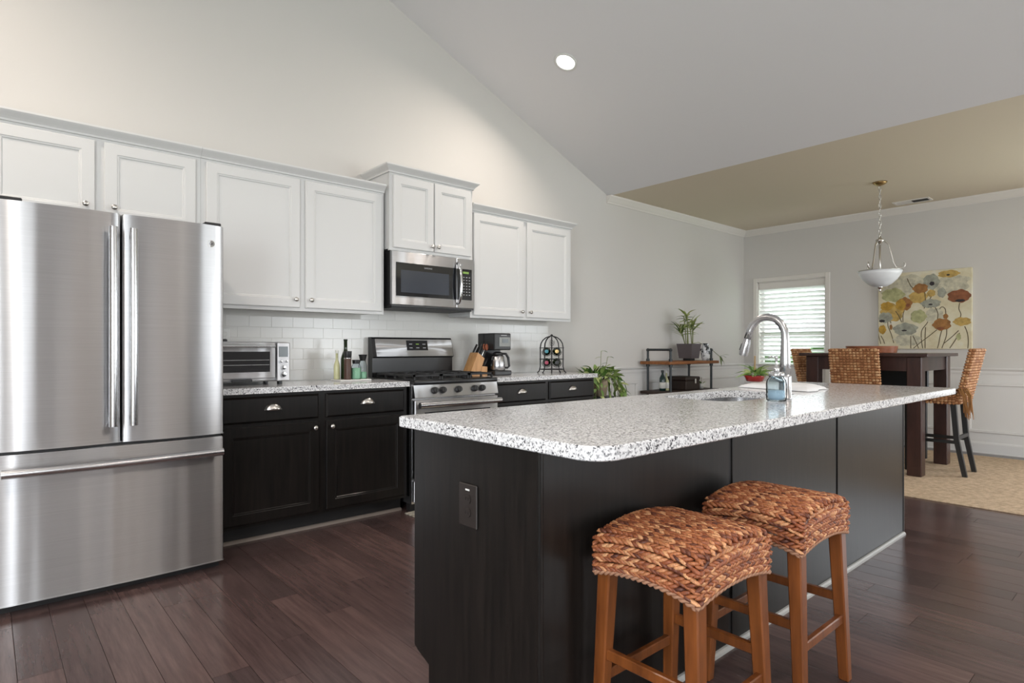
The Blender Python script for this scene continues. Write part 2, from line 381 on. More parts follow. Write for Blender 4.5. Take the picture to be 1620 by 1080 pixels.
# ---- floor
fl = struct('floor', B(LX, DX, YB, 0, -.06, -.012), M['sub'])
unit = bpy.data.meshes.new('plank'); bm = B(-.5, .5, -.5, .5, -.5, .5)
es = [e for e in bm.edges if all(v.co.z > 0 for v in e.verts)]
bmesh.ops.bevel(bm, geom=es, offset=.012, segments=1, affect='EDGES'); bm.to_mesh(unit); bm.free(); unit.materials.append(M['plank'])
rest = new_bm(); PWID = 0.127; x = LX; nb = 0
while x < DX - .01:
    x1 = min(x + PWID, DX); y = YB - random.uniform(0, .8)
    while y < 0:
        y1 = y + random.uniform(.75, 1.5); a, b = max(y, YB) + .0008, min(y1, 0) - .0008
        if b - a > .02:
            cx_, cy_ = (x + x1) / 2, (a + b) / 2
            hid = (1.16 < x and x1 < 4.25 and -3.05 < a and b < -2.5) or (a > -.66) or x > 5.36
            # what the camera can see: the aisle and the floor right of the island
            vis = (-.25 < x < 5.36) and b > -4.2 and not hid and (cy_ > -3.9 or x > 1.2)
            if x > 1.3 and a > -2.45 and x > 2.5: vis = False
            if x < .1 and b < -3.2: vis = False
            if vis and nb < 300:
                o = bpy.data.objects.new('plank', unit); COL.objects.link(o); o.parent = fl
                o.location = (cx_, cy_, -.006); o.scale = (x1 - x - .0016, b - a, .012); nb += 1
            else: box(rest, x + .0008, x1 - .0008, a, b, -.012, 0)
        y = y1
    x = x1
o = obj('plank_field', rest, M['plank'], fl); o['kind'] = 'stuff'
# ---- trim: crown, chair rail, wainscot frames, baseboards
CR = [(0, 0), (0, -.082), (.012, -.082), (.016, -.070), (.030, -.055), (.050, -.030), (.062, -.016), (.066, 0)]
struct('trim_1', PR([(-d, CZ + z) for d, z in CR], 'x', EV - .03, DX), M['trim'])
struct('trim_2', PR([(DX - d, CZ + z) for d, z in CR], 'y', YB, 0), M['trim'])
RAIL = [(0, .862), (.010, .862), (.014, .880), (.014, .905), (.026, .912), (.034, .926), (.034, .936), (0, .936)]
struct('trim_3', PR([(-d, z) for d, z in RAIL], 'x', EV, DX), M['wains'])
struct('trim_4', PR([(DX - d, z) for d, z in RAIL], 'y', YB, 0), M['wains'])
struct('trim_5', B(EV, DX, -.006, 0, 0, .864), M['wains'])
struct('trim_6', B(DX - .006, DX, YB, 0, 0, .864), M['wains'])
BASE = [(0, 0), (.022, 0), (.022, .012), (.016, .016), (.016, .105), (.012, .118), (.006, .128), (0, .128)]
struct('baseboard_back', PR([(-d, z) for d, z in BASE], 'x', EV, DX), M['wains'])
struct('baseboard_right', PR([(DX - d, z) for d, z in BASE], 'y', YB, 0), M['wains'])
tn = 7
def picture_frame(wall, a0, a1, z0=.225, z1=.775):
    global tn
    bm = new_bm(); w = .034
    def bar(pa, pb, za, zb):
        if wall == 'back': box(bm, pa, pb, -.022, -.004, za, zb, .006)
        else: box(bm, DX - .022, DX - .004, pa, pb, za, zb, .006)
    bar(a0, a1, z1 - w, z1); bar(a0, a1, z0, z0 + w); bar(a0, a0 + w, z0 + w, z1 - w); bar(a1 - w, a1, z0 + w, z1 - w)
    struct('trim_%d' % tn, bm, M['wains']); tn += 1
for a0, a1 in ((5.22, 5.68), (5.86, 6.92), (7.06, 8.10)): picture_frame('back', a0, a1)
for a0, a1 in ((-1.12, -.20),): picture_frame('right', a0, a1, .225, .50)
for a0, a1 in ((-2.45, -1.30), (-4.0, -2.62)): picture_frame('right', a0, a1)
# ---- dining window
bm = new_bm(); cw = .056
x0, x1 = DX - .02, DX
box(bm, x0, x1, WY0 - cw, WY0, WZ0 - .05, WZ1 + cw, .004); box(bm, x0, x1, WY1, WY1 + cw, WZ0 - .05, WZ1 + cw, .004)
box(bm, x0, x1, WY0, WY1, WZ1, WZ1 + cw, .004)
win = struct('window_1', bm, M['trim'])
obj('window_sill', B(DX - .05, DX + .02, WY0 - cw - .02, WY1 + cw + .02, WZ0 - .03, WZ0, .005), M['trim'], win)
obj('jamb', (lambda b: (box(b, DX, DX + .14, WY0, WY0 + .012, WZ0, WZ1), box(b, DX, DX + .14, WY1 - .012, WY1, WZ0, WZ1), box(b, DX, DX + .14, WY0, WY1, WZ1 - .012, WZ1), b)[-1])(new_bm()), M['trim'], win)
zm = 1.345
for nm, za, zb, xo in (('upper_sash', zm - .02, WZ1 - .012, .10), ('lower_sash', WZ0, zm + .02, .075)):
    bm = new_bm(); xa, xb = DX + xo, DX + xo + .025; ya, yb = WY0 + .012, WY1 - .012
    box(bm, xa, xb, ya, ya + .04, za, zb); box(bm, xa, xb, yb - .04, yb, za, zb); box(bm, xa, xb, ya + .04, yb - .04, za, za + .04); box(bm, xa, xb, ya + .04, yb - .04, zb - .04, zb)
    s_ = obj(nm, bm, M['trim'], win)
    obj('pane', B(xa + .01, xa + .014, ya + .04, yb - .04, za + .04, zb - .04), M['pane'], s_)
# ---- outside
solo('lawn', B(-30, 40, -40, 20, -.75, -.55), M['lawn'], 'green lawn outside the dining room window', 'lawn')
bm = new_bm(); bmesh.ops.create_grid(bm, x_segments=60, y_segments=26, size=1)
for v_ in bm.verts:
    yy, zz = v_.co.x * 5 - 1, v_.co.y * .75 + .35
    v_.co = (12.6 + .25 * math.sin(yy * 5) * math.cos(zz * 7) + random.uniform(-.08, .08), yy, zz + .12 * math.sin(yy * 3))
solo('hedge', bm, M['hedge'], 'green hedge seen through the blind outside the dining window', 'hedge')

# ================================================================== RECESSED LIGHTS, VENT
tilt = math.atan(SL)
def recessed(x, y, label, power):
    z = vault(x); s = 1 if x > RX else -1
    t = thing('recessed_light', label, 'ceiling light', (x, y, z), 'recessed ceiling lights')
    bm = L([(.098, 0), (.098, -.006), (.080, -.010), (.074, 0.0)], (0, 0, 0), 28)
    o = obj('trim_ring', bm, M['plate'], None, True); o.parent = t
    o2 = obj('lens', L([(0, .001), (.075, .001), (.075, -.004), (0, -.004)], (0, 0, 0), 24), M['lamp'], None); o2.parent = t
    t.rotation_euler = (0, s * tilt, 0)
    l = area('recessed_lamp', (x - s * .02 * math.sin(tilt), y, z - .02), (0, s * math.degrees(tilt), 0), .14, .14, power, (1, .87, .755), 'DISK', 150)
recessed(3.559, -.883, 'lit round recessed light in the sloped white ceiling', 17)
for x, y, lab in ((3.56, -4.9, 'lit recessed light in the sloped ceiling behind the woven stools'), (-.58, -.9, 'lit recessed light in the sloped ceiling left of the refrigerator'), (-.58, -3.2, 'lit recessed light in the sloped ceiling beside the left window'),
                  (1.2, -6.6, 'lit recessed light beside the ceiling ridge opposite the refrigerator'), (1.85, -7.4, 'lit recessed light near the closed rear wall'), (2.3, -6.2, 'lit recessed light on the right slope opposite the range')):
    recessed(x, y, lab, 19)
t = thing('ceiling_vent', 'small white ceiling air vent above the crown moulding', 'vent', (7.95, -2.16, CZ))
obj('frame', (lambda b: (box(b, 7.86, 7.88, -2.34, -1.98, CZ - .008, CZ), box(b, 8.02, 8.04, -2.34, -1.98, CZ - .008, CZ), box(b, 7.88, 8.02, -2.34, -2.32, CZ - .008, CZ), box(b, 7.88, 8.02, -2.0, -1.98, CZ - .008, CZ), b)[-1])(new_bm()), M['trim'], t)
obj('grille_opening', B(7.905, 7.995, -2.315, -2.165, CZ - .0095, CZ - .002), M['toe'], t)
obj('backing', B(7.88, 8.02, -2.32, -2.0, CZ - .001, CZ), M['toe'], t)
for k in range(3):
    xx = 7.898 + k * .044; b = PR([(xx, CZ - .001), (xx + .004, CZ - .001), (xx + .016, CZ - .008), (xx + .012, CZ - .008)], 'y', -2.32, -2.0); obj('slat', b, M['trim'], t)

# ================================================================== CABINET BUILDERS (fronts face -y)
def ring_front(x0, x1, z0, z1, yb, th, frame, depth, cham=.004, bead=.010):
    """panel front: outer slab, chamfered edge, frame, sloped bead, recessed field"""
    bm = new_bm(); yf = yb - th
    def ring(i, y): return [bm.verts.new(p) for p in ((x0 + i, y, z0 + i), (x1 - i, y, z0 + i), (x1 - i, y, z1 - i), (x0 + i, y, z1 - i))]
    rs = [ring(0, yb), ring(0, yf + cham), ring(cham, yf)]
    if frame > 0: rs += [ring(frame, yf), ring(frame + .003, yf + .003), ring(frame + bead, yf + .004), ring(frame + bead + .004, yf + depth)]
    for A, C in zip(rs, rs[1:]):
        for k in range(4): bm.faces.new((A[k], A[(k + 1) % 4], C[(k + 1) % 4], C[k]))
    bm.faces.new(rs[-1]); bm.faces.new(rs[0])
    return bm
def knob(x, z, y, parent):
    bm = L([(0, 0), (.006, 0), (.005, -.008), (.006, -.013), (.013, -.016), (.0155, -.021), (.013, -.027), (0, -.029)], (x, y, z), 16, 'y')
    return obj('knob', bm, M['nickel'], parent, True)
def cup_pull(x, z, y, parent):
    bm = new_bm(); n, mm = 16, 6; rows = []
    for j in range(mm + 1):
        ph = R(90 * j / mm)
        rows.append([bm.verts.new((x + .048 * math.cos(R(180 * i / n)), y - .027 * math.sin(R(180 * i / n)) * math.sin(ph), z - .018 + .040 * math.sin(R(180 * i / n)) * math.cos(ph))) for i in range(n + 1)])
    for A, C in zip(rows, rows[1:]):
        for i in range(n): bm.faces.new((A[i], A[i + 1], C[i + 1], C[i]))
    bmesh.ops.remove_doubles(bm, verts=bm.verts, dist=1e-5)
    geom = bmesh.ops.solidify(bm, geom=bm.faces[:], thickness=-.0015)
    tube(bm, [(x - .049, y - .002, z - .018), (x - .047, y - .002, z - .012)], .004, 6); tube(bm, [(x + .049, y - .002, z - .018), (x + .047, y - .002, z - .012)], .004, 6)
    return obj('cup_pull', bm, M['nickel'], parent, True)
CORN = [(0, 0), (.012, 0), (.014, .010), (.022, .020), (.040, .038), (.046, .046), (.046, .056), (0, .056)]
def cornice(x0, x1, yf, z, parent, left=False, right=False):
    """moulding along the front, with returns mitred round the open sides"""
    bm = new_bm(); rings = []
    e = lambda d: (x0 - d if left else x0, x1 + d if right else x1)
    def path(d): 
        pts = []
        if left: pts.append((x0 - d, 0.0))
        pts += [(e(d)[0], yf - d), (e(d)[1], yf - d)]
        if right: pts.append((x1 + d, 0.0))
        return pts
    cols = [[bm.verts.new((px, py, z + h)) for px, py in path(d)] for d, h in CORN]
    for A, C in zip(cols, cols[1:] + cols[:1]):
        for i in range(len(A) - 1): bm.faces.new((A[i], A[i + 1], C[i + 1], C[i]))
    bm.faces.new([c[0] for c in cols]); bm.faces.new([c[-1] for c in cols])
    obj('cornice', bm, M['white'], parent)
    obj('cap', B(x0, x1, yf, -.001, z, z + .012), M['white'], parent)
def wall_cabinet(x0, x1, z0, z1, yf, doors, knobs, kz, label, left=False, right=False, ctop=None):
    t = thing('wall_cabinet', label, 'cabinet', ((x0 + x1) / 2, -.001, z0), 'white wall cabinets')
    bm = new_bm(); box(bm, x0, x1, yf + .018, -.001, z0 + .012, z1); obj('body', bm, M['white'], t)
    # face frame
    bm = new_bm(); st = .03
    ds = sorted(doors); xs_ = [x0] + [(a[1] + b[0]) / 2 for a, b in zip(ds, ds[1:])] + [x1]
    box(bm, x0, x0 + st, yf, yf + .02, z0, z1); box(bm, x1 - st, x1, yf, yf + .02, z0, z1)
    box(bm, x0 + st, x1 - st, yf, yf + .02, z0, z0 + .04); box(bm, x0 + st, x1 - st, yf, yf + .02, z1 - .06, z1)
    for c in xs_[1:-1]: box(bm, c - .028, c + .028, yf, yf + .02, z0 + .04, z1 - .06)
    obj('face_frame', bm, M['white'], t)
    for (a, b), kx in zip(doors, knobs):
        d = obj('door', ring_front(a, b, z0 + .022, z1 - .022, yf - .0005, .019, .058, .009), M['white'], t)
        knob(kx, kz, yf - .019, d)
    cornice(x0, x1, yf, ctop if ctop else z1 - .004, t, left, right)
    return t
UF = -.311  # face frame plane; doors come to -.33
wall_cabinet(-.035, .975, 1.83, 2.30, UF, [(-.005, .449), (.491, .946)], [.405, .535], 1.925, 'short white two-door cabinet above the stainless refrigerator')
wall_cabinet(.976, 2.212, 1.40, 2.30, UF, [(1.005, 1.578), (1.617, 2.190)], [1.545, 1.650], 1.475, 'wide white two-door wall cabinet between refrigerator and microwave')
wall_cabinet(2.232, 3.000, 1.875, 2.452, -.36, [(2.258, 2.612), (2.622, 2.976)], [2.590, 2.645], 1.935, 'raised white two-door cabinet above the microwave', True, True)
wall_cabinet(3.016, 4.232, 1.405, 2.30, UF, [(3.042, 3.603), (3.645, 4.206)], [3.572, 3.676], 1.475, 'white two-door wall cabinet right of the microwave above coffee maker', False, True)
# ---- base cabinets
BF = -.611
def base_cabinet(x0, x1, cols, label, ends):
    t = thing('base_cabinet', label, 'cabinet', ((x0 + x1) / 2, -.3, 0), 'dark base cabinets')
    obj('body', B(x0, x1, BF + .02, -.001, .105, .884), M['dark'], t)
    obj('toe_kick', B(x0, x1, BF + .085, BF + .12, 0, .106), M['toe'], t)
    obj('shoe_moulding', PR([(BF + .085, 0), (BF + .066, 0), (BF + .068, .010), (BF + .075, .017), (BF + .085, .019)], 'x', x0, x1), M['shoe'], t)
    bm = new_bm(); box(bm, x0, x0 + .03, BF, BF + .02, .105, .884); box(bm, x1 - .03, x1, BF, BF + .02, .105, .884)
    box(bm, x0 + .03, x1 - .03, BF, BF + .02, .845, .884); box(bm, x0 + .03, x1 - .03, BF, BF + .02, .105, .15); box(bm, x0 + .03, x1 - .03, BF, BF + .02, .68, .72)
    c = (cols[0][1] + cols[1][0]) / 2; box(bm, c - .03, c + .03, BF, BF + .02, .15, .68); box(bm, c - .03, c + .03, BF, BF + .02, .72, .845)
    obj('face_frame', bm, M['dark'], t)
    for i, (a, b) in enumerate(cols):
        d = obj('drawer', ring_front(a, b, .712, .866, BF - .0005, .019, 0, 0, .012), M['dark'], t)
        cup_pull((a + b) / 2, .800, BF - .0195, d)
        d = obj('door', ring_front(a, b, .128, .692, BF - .0005, .019, .058, .009), M['dark'], t)
        knob(b - .032 if i == 0 else a + .032, .655, BF - .0195, d)
base_cabinet(.975, 2.225, [(1.004, 1.580), (1.628, 2.198)], 'black two-drawer base cabinet between refrigerator and range', 0)
base_cabinet(3.002, 4.222, [(3.028, 3.588), (3.632, 4.196)], 'black two-drawer base cabinet under the coffee maker and wine rack', 0)
def slab(poly, z0, z1, bev):
    bm = PR(poly, 'z', z0, z1); bm.normal_update()
    es = [e for e in bm.edges if abs(e.verts[0].co.z - e.verts[1].co.z) < 1e-6]
    bmesh.ops.bevel(bm, geom=es, offset=bev, segments=2, profile=.5, affect='EDGES'); return bm
KZ = .920
solo('granite_countertop', slab([(.968, -.645), (2.230, -.645), (2.230, -.010), (.968, -.010)], .885, KZ, .005), M['granite'], 'speckled grey granite countertop under the toaster oven', 'countertop')
solo('granite_countertop', slab([(2.999, -.645), (4.240, -.645), (4.240, -.010), (2.999, -.010)], .885, KZ, .005), M['granite'], 'speckled grey granite countertop under the coffee maker and wine rack', 'countertop')
# ---- backsplash tiles on the kitchen wall
bs = thing('tile_backsplash', 'white subway tile backsplash behind the range and counters', 'backsplash', (2.6, 0, KZ))
obj('grout_bed', B(.972, 4.236, -.0078, -.0002, KZ - .02, 1.46), M['grout'], bs)
tm = bpy.data.meshes.new('tile'); b = ring_front(-.0745, .0745, -.0365, .0365, 0, .005, 0, 0, .001); bmesh.ops.recalc_face_normals(b, faces=b.faces[:]); b.to_mesh(tm); b.free(); tm.materials.append(M['tile'])
tms = {}
for r_ in range(7):
    z = KZ + .039 + r_ * .0755; off = .0755 if r_ % 2 else 0; x = .975 + off * .0
    xs0 = .975 - off
    while xs0 < 4.23:
        a, b_ = max(xs0, .975), min(xs0 + .151, 4.233)
        zt = 1.458 if 2.235 < (a + b_) / 2 < 3.0 else 1.402
        if b_ - a > .02 and z + .02 < zt:
            h = min(z + .0365, zt) - (z - .0365)
            o = bpy.data.objects.new('tile', tm); COL.objects.link(o); o.parent = bs
            o.location = ((a + b_) / 2 - 2.6, -.004, z - .0365 + h / 2 - KZ); o.scale = ((b_ - a - .0010) / .149, 1, (h + .0016) / .073)
        xs0 += .151
# ================================================================== REFRIGERATOR
FY = -.905; fx0, fx1, fc = .033, .943, .488
t = thing('refrigerator', 'stainless steel french door refrigerator with bottom freezer drawer', 'refrigerator', (fc, -.5, 0))
obj('body', B(fx0 + .004, fx1 - .004, FY + .095, -.06, .035, 1.765), M['iron'], t)
def bowed(x0, x1, z0, z1, yb, thick, crown, n=14, rnd=.012, sx=None):
    """door with a gently bowed front and rounded vertical edges"""
    prof = []
    w = x1 - x0
    for i in range(n + 1):
        u = -1 + 2 * i / n; prof.append((x0 + rnd + (w - 2 * rnd) * (i / n), yb - thick - crown * (1 - u * u)))
    L_ = [(x0 + rnd - rnd * math.cos(R(a)), yb - thick + rnd - rnd * math.sin(R(a))) for a in (0, 30, 60)]
    R_ = [(x1 - rnd + rnd * math.sin(R(a)), yb - thick + rnd - rnd * math.cos(R(a))) for a in (30, 60, 90)]
    bm = PR([(x0, yb)] + L_ + prof + R_ + [(x1, yb)], 'z', z0, z1)
    bm.normal_update()
    es = [e for e in bm.edges if all(abs(v_.co.z - z1) < 1e-6 for v_ in e.verts) or all(abs(v_.co.z - z0) < 1e-6 for v_ in e.verts)]
    bmesh.ops.bevel(bm, geom=es, offset=.004, segments=2, affect='EDGES'); return bm
for x0, x1, hx in ((fx0, fc - .0025, fc - .040), (fc + .0025, fx1, fc + .040)):
    d = obj('door', bowed(x0, x1, .705, 1.790, FY + .088, .075, .016), M['steel'], t, 'auto')
    yh = FY - .048
    pts = [(hx, FY + .01, 1.700), (hx, yh + .012, 1.712), (hx, yh, 1.700), (hx, yh - .004, 1.45), (hx, yh - .006, 1.25), (hx, yh - .004, 1.0), (hx, yh, .805), (hx, yh + .012, .793), (hx, FY + .01, .805)]
    bm = new_bm(); tube(bm, [(hx, yh, 1.715), (hx, yh - .004, 1.45), (hx, yh - .005, 1.25), (hx, yh - .004, 1.0), (hx, yh, .788)], .0185, 14)
    for zz in (1.685, .818): tube(bm, [(hx, FY + .012, zz), (hx, yh, zz)], .010, 10)
    obj('handle', bm, M['steel_s'], d, 'auto')
    obj('hinge_cap', B((x0 + .01 if x0 < .2 else x1 - .09), (x0 + .09 if x0 < .2 else x1 - .01), FY + .02, FY + .11, 1.790, 1.806, .004), M['plastic'], d)
    if x0 > .2:
        lg = obj('badge', L([(0, 0), (.019, 0), (.019, -.003), (.016, -.004), (.0155, -.003), (0, -.003)], (fx1 - .062, FY + .009, 1.692), 24, 'y'), M['chrome'], d, 'auto', 'round monogram badge')
        obj('badge_ring', T([(fx1 - .062 + .0175 * math.cos(R(a)), FY + .0055, 1.692 + .0175 * math.sin(R(a))) for a in range(0, 360, 20)], .0018, 6, True), M['plate'], d, True)
        obj('badge_monogram', text_bm('GE', .017, (fx1 - .062, FY + .0055, 1.692), (1, 0, 0), (0, 0, 1)), M['iron'], d)
dr = obj('freezer_drawer', bowed(fx0, fx1, .040, .690, FY + .088, .075, .016, 18), M['steel'], t, 'auto')
yh = FY - .045; bm = new_bm()
tube(bm, [(fx0 + .02 + (fx1 - fx0 - .04) * i / 12, yh - .018 * (1 - (2 * i / 12 - 1) ** 2), .618) for i in range(13)], .0200, 14)
for xx in (fx0 + .05, fx1 - .05): tube(bm, [(xx, FY + .012, .618), (xx, yh, .618)], .010, 10)
obj('handle', bm, M['steel_s'], dr, 'auto')
obj('gasket', B(fx0 + .01, fx1 - .01, FY + .03, FY + .09, .68, .71), M['plastic'], t)
obj('toe_grille', B(fx0 + .01, fx1 - .01, FY + .06, FY + .11, 0.0, .045), M['plastic'], t)
# ================================================================== MICROWAVE
MX0, MX1, MZ0, MZ1, MY = 2.238, 2.998, 1.462, 1.874, -.385
t = thing('microwave', 'stainless over-the-range microwave with black glass door', 'microwave', (2.62, -.2, MZ0))
obj('body', B(MX0, MX1, MY + .03, -.009, MZ0, MZ1), M['plastic'], t)
xs_ = MX1 - .175
d = obj('door', B(MX0, xs_, MY, MY + .03, MZ0 + .012, MZ1 - .002, .004), M['steel'], t)
obj('glass_border', B(MX0 + .035, xs_ - .001, MY - .003, MY + .002, MZ0 + .078, MZ1 - .085, .002), M['bglass'], d)
obj('window', B(MX0 + .075, xs_ - .075, MY - .004, MY, MZ0 + .105, MZ1 - .140, .001), M['mglass'], d)
obj('brand_lettering', text_bm('SAMSUNG', .016, (MX0 + .315, MY - .0035, MZ1 - .112), (1, 0, 0), (0, 0, 1)), M['print'], d)
hx = xs_ + .008
obj('handle', T([(hx, MY - .002, MZ1 - .045), (hx, MY - .030, MZ1 - .055), (hx, MY - .044, MZ1 - .10), (hx, MY - .055, (MZ0 + MZ1) / 2), (hx, MY - .044, MZ0 + .10), (hx, MY - .030, MZ0 + .055), (hx, MY - .002, MZ0 + .045)], .0125, 12), M['chrome'], d, True)
c = obj('control_panel', B(xs_ + .002, MX1, MY, MY + .03, MZ0 + .012, MZ1 - .002, .004), M['steel'], t)
obj('keypad', B(xs_ + .002, MX1 - .022, MY - .003, MY + .002, MZ0 + .078, MZ1 - .085, .002), M['bglass'], c)
obj('clock_display', B(xs_ + .062, MX1 - .056, MY - .0045, MY - .002, MZ1 - .122, MZ1 - .106), M['gdisp'], c)
for r_ in range(7):
    for k in range(3):
        xx = xs_ + .064 + k * .028; zz = MZ1 - .155 - r_ * .0235
        obj('key', B(xx, xx + .013, MY - .0042, MY - .002, zz, zz + .006), M['print'], c)
obj('vent_underside', B(MX0 + .01, MX1 - .01, MY + .02, -.05, MZ0 - .012, MZ0), M['iron'], t)
obj('bottom_strip', B(MX0, MX1, MY + .004, MY + .03, MZ0, MZ0 + .011), M['plastic'], t)
# ================================================================== RANGE
GX0, GX1, GY = 2.238, 2.994, -.690
t = thing('gas_range', 'stainless gas range with black grates and rear control panel', 'stove', (2.616, -.35, 0))
obj('body', B(GX0, GX1, GY + .035, -.03, .06, .900), M['steel_s'], t)
obj('kick_plate', B(GX0 + .01, GX1 - .01, GY + .07, GY + .12, 0, .065), M['plastic'], t)
obj('storage_drawer', B(GX0 + .002, GX1 - .002, GY, GY + .035, .075, .225, .006), M['steel'], t)
d = obj('oven_door', B(GX0 + .002, GX1 - .002, GY - .008, GY + .035, .235, .790, .006), M['steel'], t)
obj('oven_window', B(GX0 + .08, GX1 - .08, GY - .011, GY - .006, .34, .700, .002), M['bglass'], d)
bm = new_bm(); tube(bm, [(GX0 + .012, GY - .055, .755), (GX1 - .012, GY - .055, .755)], .021, 16)
for xx in (GX0 + .045, GX1 - .045): tube(bm, [(xx, GY - .005, .755), (xx, GY - .055, .755)], .012, 10)
obj('handle', bm, M['steel_s'], d, 'auto')
cp = obj('control_panel', PR([(GY + .04, .800), (GY - .004, .800), (GY - .008, .806), (GY + .010, .893), (GY + .04, .900)], 'x', GX0 + .001, GX1 - .001), M['steel'], t)
for xx in (2.405, 2.475, 2.615, 2.765, 2.835):
    bm = L([(0, 0), (.025, 0), (.024, -.012), (.021, -.026), (.019, -.030), (0, -.030)], (0, 0, 0), 20, 'y'); box(bm, -.004, .004, -.034, -.028, -.019, .019)
    bmesh.ops.rotate(bm, verts=bm.verts, cent=(0, 0, 0), matrix=Matrix.Rotation(R(-11), 3, 'X')); bmesh.ops.translate(bm, verts=bm.verts, vec=(xx, GY + .000, .850))
    obj('burner_knob', bm, M['plastic'], cp, 'auto')
obj('cooktop', B(GX0 - .001, GX1 + .001, GY - .002, -.10, .892, .926, .010, 2), M['black'], t, 'auto')
for cx_, cy_ in ((2.415, -.52), (2.415, -.25), (2.616, -.385), (2.815, -.52), (2.815, -.25)):
    obj('burner', L([(0, .926), (.05, .926), (.05, .934), (.036, .938), (.036, .946), (0, .948)], (cx_, cy_, 0), 20), M['iron'], t, 'auto')
for x0, x1 in ((GX0 + .02, 2.485), (2.492, 2.740), (2.747, GX1 - .02)):
    bm = new_bm(); za, zb = .950, .964; ya, yb = -.655, -.115
    for xx in (x0, x1 - .012): box(bm, xx, xx + .012, ya, yb, za, zb)
    for yy in (ya, (ya + yb) / 2 - .006, yb - .012): box(bm, x0, x1, yy, yy + .012, za, zb)
    for cy_ in (-.52, -.25):
        box(bm, (x0 + x1) / 2 - .005, (x0 + x1) / 2 + .005, cy_ - .125, cy_ + .125, za + .002, zb + .004); box(bm, x0 + .01, x1 - .01, cy_ - .005, cy_ + .005, za + .002, zb + .004)
    for xx in (x0, x1 - .012):
        for yy in [ya + k * .132 for k in range(5)]: box(bm, xx, xx + .012, yy, yy + .012, .926, za)
    obj('grate', bm, M['iron'], t)
bgd = obj('backguard', PR([(-.02, .926), (-.085, .926), (-.085, 1.075), (-.105, 1.085), (-.095, 1.12), (-.072, 1.225), (-.062, 1.238), (-.02, 1.238)], 'x', GX0 + .003, GX1 + .003), M['black'], t)
obj('steel_fascia', PR([(-.088, 1.082), (-.109, 1.088), (-.099, 1.121), (-.076, 1.224), (-.07, 1.220)], 'x', GX0 + .030, GX1 - .002), M['steel'], bgd)
def onface(z): return -.099 + (z - 1.121) * (.023 / .103)
dp = obj('display_panel', PR([(onface(1.135) - .002, 1.135), (onface(1.215) - .002, 1.215), (onface(1.215) + .002, 1.215), (onface(1.135) + .002, 1.135)], 'x', 2.545, 2.745), M['bglass'], bgd)
for k in range(3):
    for j in range(2):
        xx = 2.568 + k * .064; zz = 1.152 + j * .030; mm = M['gdisp'] if (k == 1 and j == 1) else M['print']
        obj('display_marking', PR([(onface(zz) - .003, zz), (onface(zz + .006) - .003, zz + .006), (onface(zz + .006), zz + .006), (onface(zz), zz)], 'x', xx, xx + .028), mm, dp)
# ================================================================== ISLAND
IX0, IX1, IY0, IY1 = 1.133, 4.275, -3.084, -2.45
t = thing('kitchen_island', 'long espresso kitchen island with paneled back', 'island', ((IX0 + IX1) / 2, -2.77, 0))
bm = new_bm(); box(bm, IX0 + .02, 2.38, IY0 + .02, IY1 - .01, .105, .877); box(bm, 3.23, IX1 - .02, IY0 + .02, IY1 - .01, .105, .877); box(bm, 2.38, 3.23, IY0 + .02, IY1 - .01, .105, .60)
obj('body', bm, M['dark'], t)
obj('toe_base', B(IX0 + .02, IX1 - .02, IY0 + .02, IY1 - .098, 0, .106), M['toe'], t)
obj('end_panel', PR([(IY0 + .012, 0), (IY0 + .012, .877), (IY1, .877), (IY1, .112), (IY1 - .02, .100), (IY1 - .090, .075), (IY1 - .090, 0)], 'x', IX0, IX0 + .02), M['dark'], t)
obj('end_panel', PR([(IY0 + .012, 0), (IY0 + .012, .877), (IY1, .877), (IY1, .105), (IY1 - .090, .105), (IY1 - .090, 0)], 'x', IX1 - .02, IX1), M['dark'], t)
for a, b_ in ((IX0 + .014, 2.150), (2.174, 3.200), (3.224, IX1 - .014)):
    obj('back_panel', B(a, b_, IY0 + .004, IY0 + .02, .0, .877, .002), M['dark'], t)
for a in (2.152, 3.202): obj('batten', B(a - .001, a + .021, IY0 + .010, IY0 + .02, .0, .877), M['toe'], t)
obj('corner_post', B(IX0 - .003, IX0 + .014, IY0, IY0 + .014, 0, .877, .005, 2), M['dark'], t)
obj('corner_post', B(IX1 - .014, IX1 + .003, IY0, IY0 + .014, 0, .877, .005, 2), M['dark'], t)
obj('base_strip', PR([(IY0 + .004, 0), (IY0 - .012, 0), (IY0 - .011, .010), (IY0 - .004, .017), (IY0 + .004, .018)], 'x', IX0 + .02, IX1 - .01), M['baseline'], t)
for a, b_ in ((1.155, 1.93), (1.94, 2.71), (2.72, 3.49), (3.50, 4.255)):
    bm = B(a, b_, IY1 - .01, IY1 + .008, .125, .865, .003); obj('door', bm, M['dark'], t)
o_ = obj('outlet', B(IX0 - .006, IX0, -2.810, -2.718, .594, .728, .003), M['brownplate'], t)
for zc in (.640, .682):
    bm = new_bm()
    prism(bm, [(-2.764 + .017 * math.cos(R(a)), zc + min(.014, max(-.014, .017 * math.sin(R(a))))) for a in range(0, 360, 20)], 'x', IX0 - .0085, IX0 - .004); obj('socket', bm, M['brownplate'], o_)
    for dy in (-.006, .006): obj('slot', B(IX0 - .0092, IX0 - .008, -2.764 + dy - .001, -2.764 + dy + .001, zc - .004, zc + .005), M['black'], o_)
obj('label_sticker', B(IX0 - .0075, IX0 - .0055, -2.775, -2.755, .708, .713), M['plate'], o_)
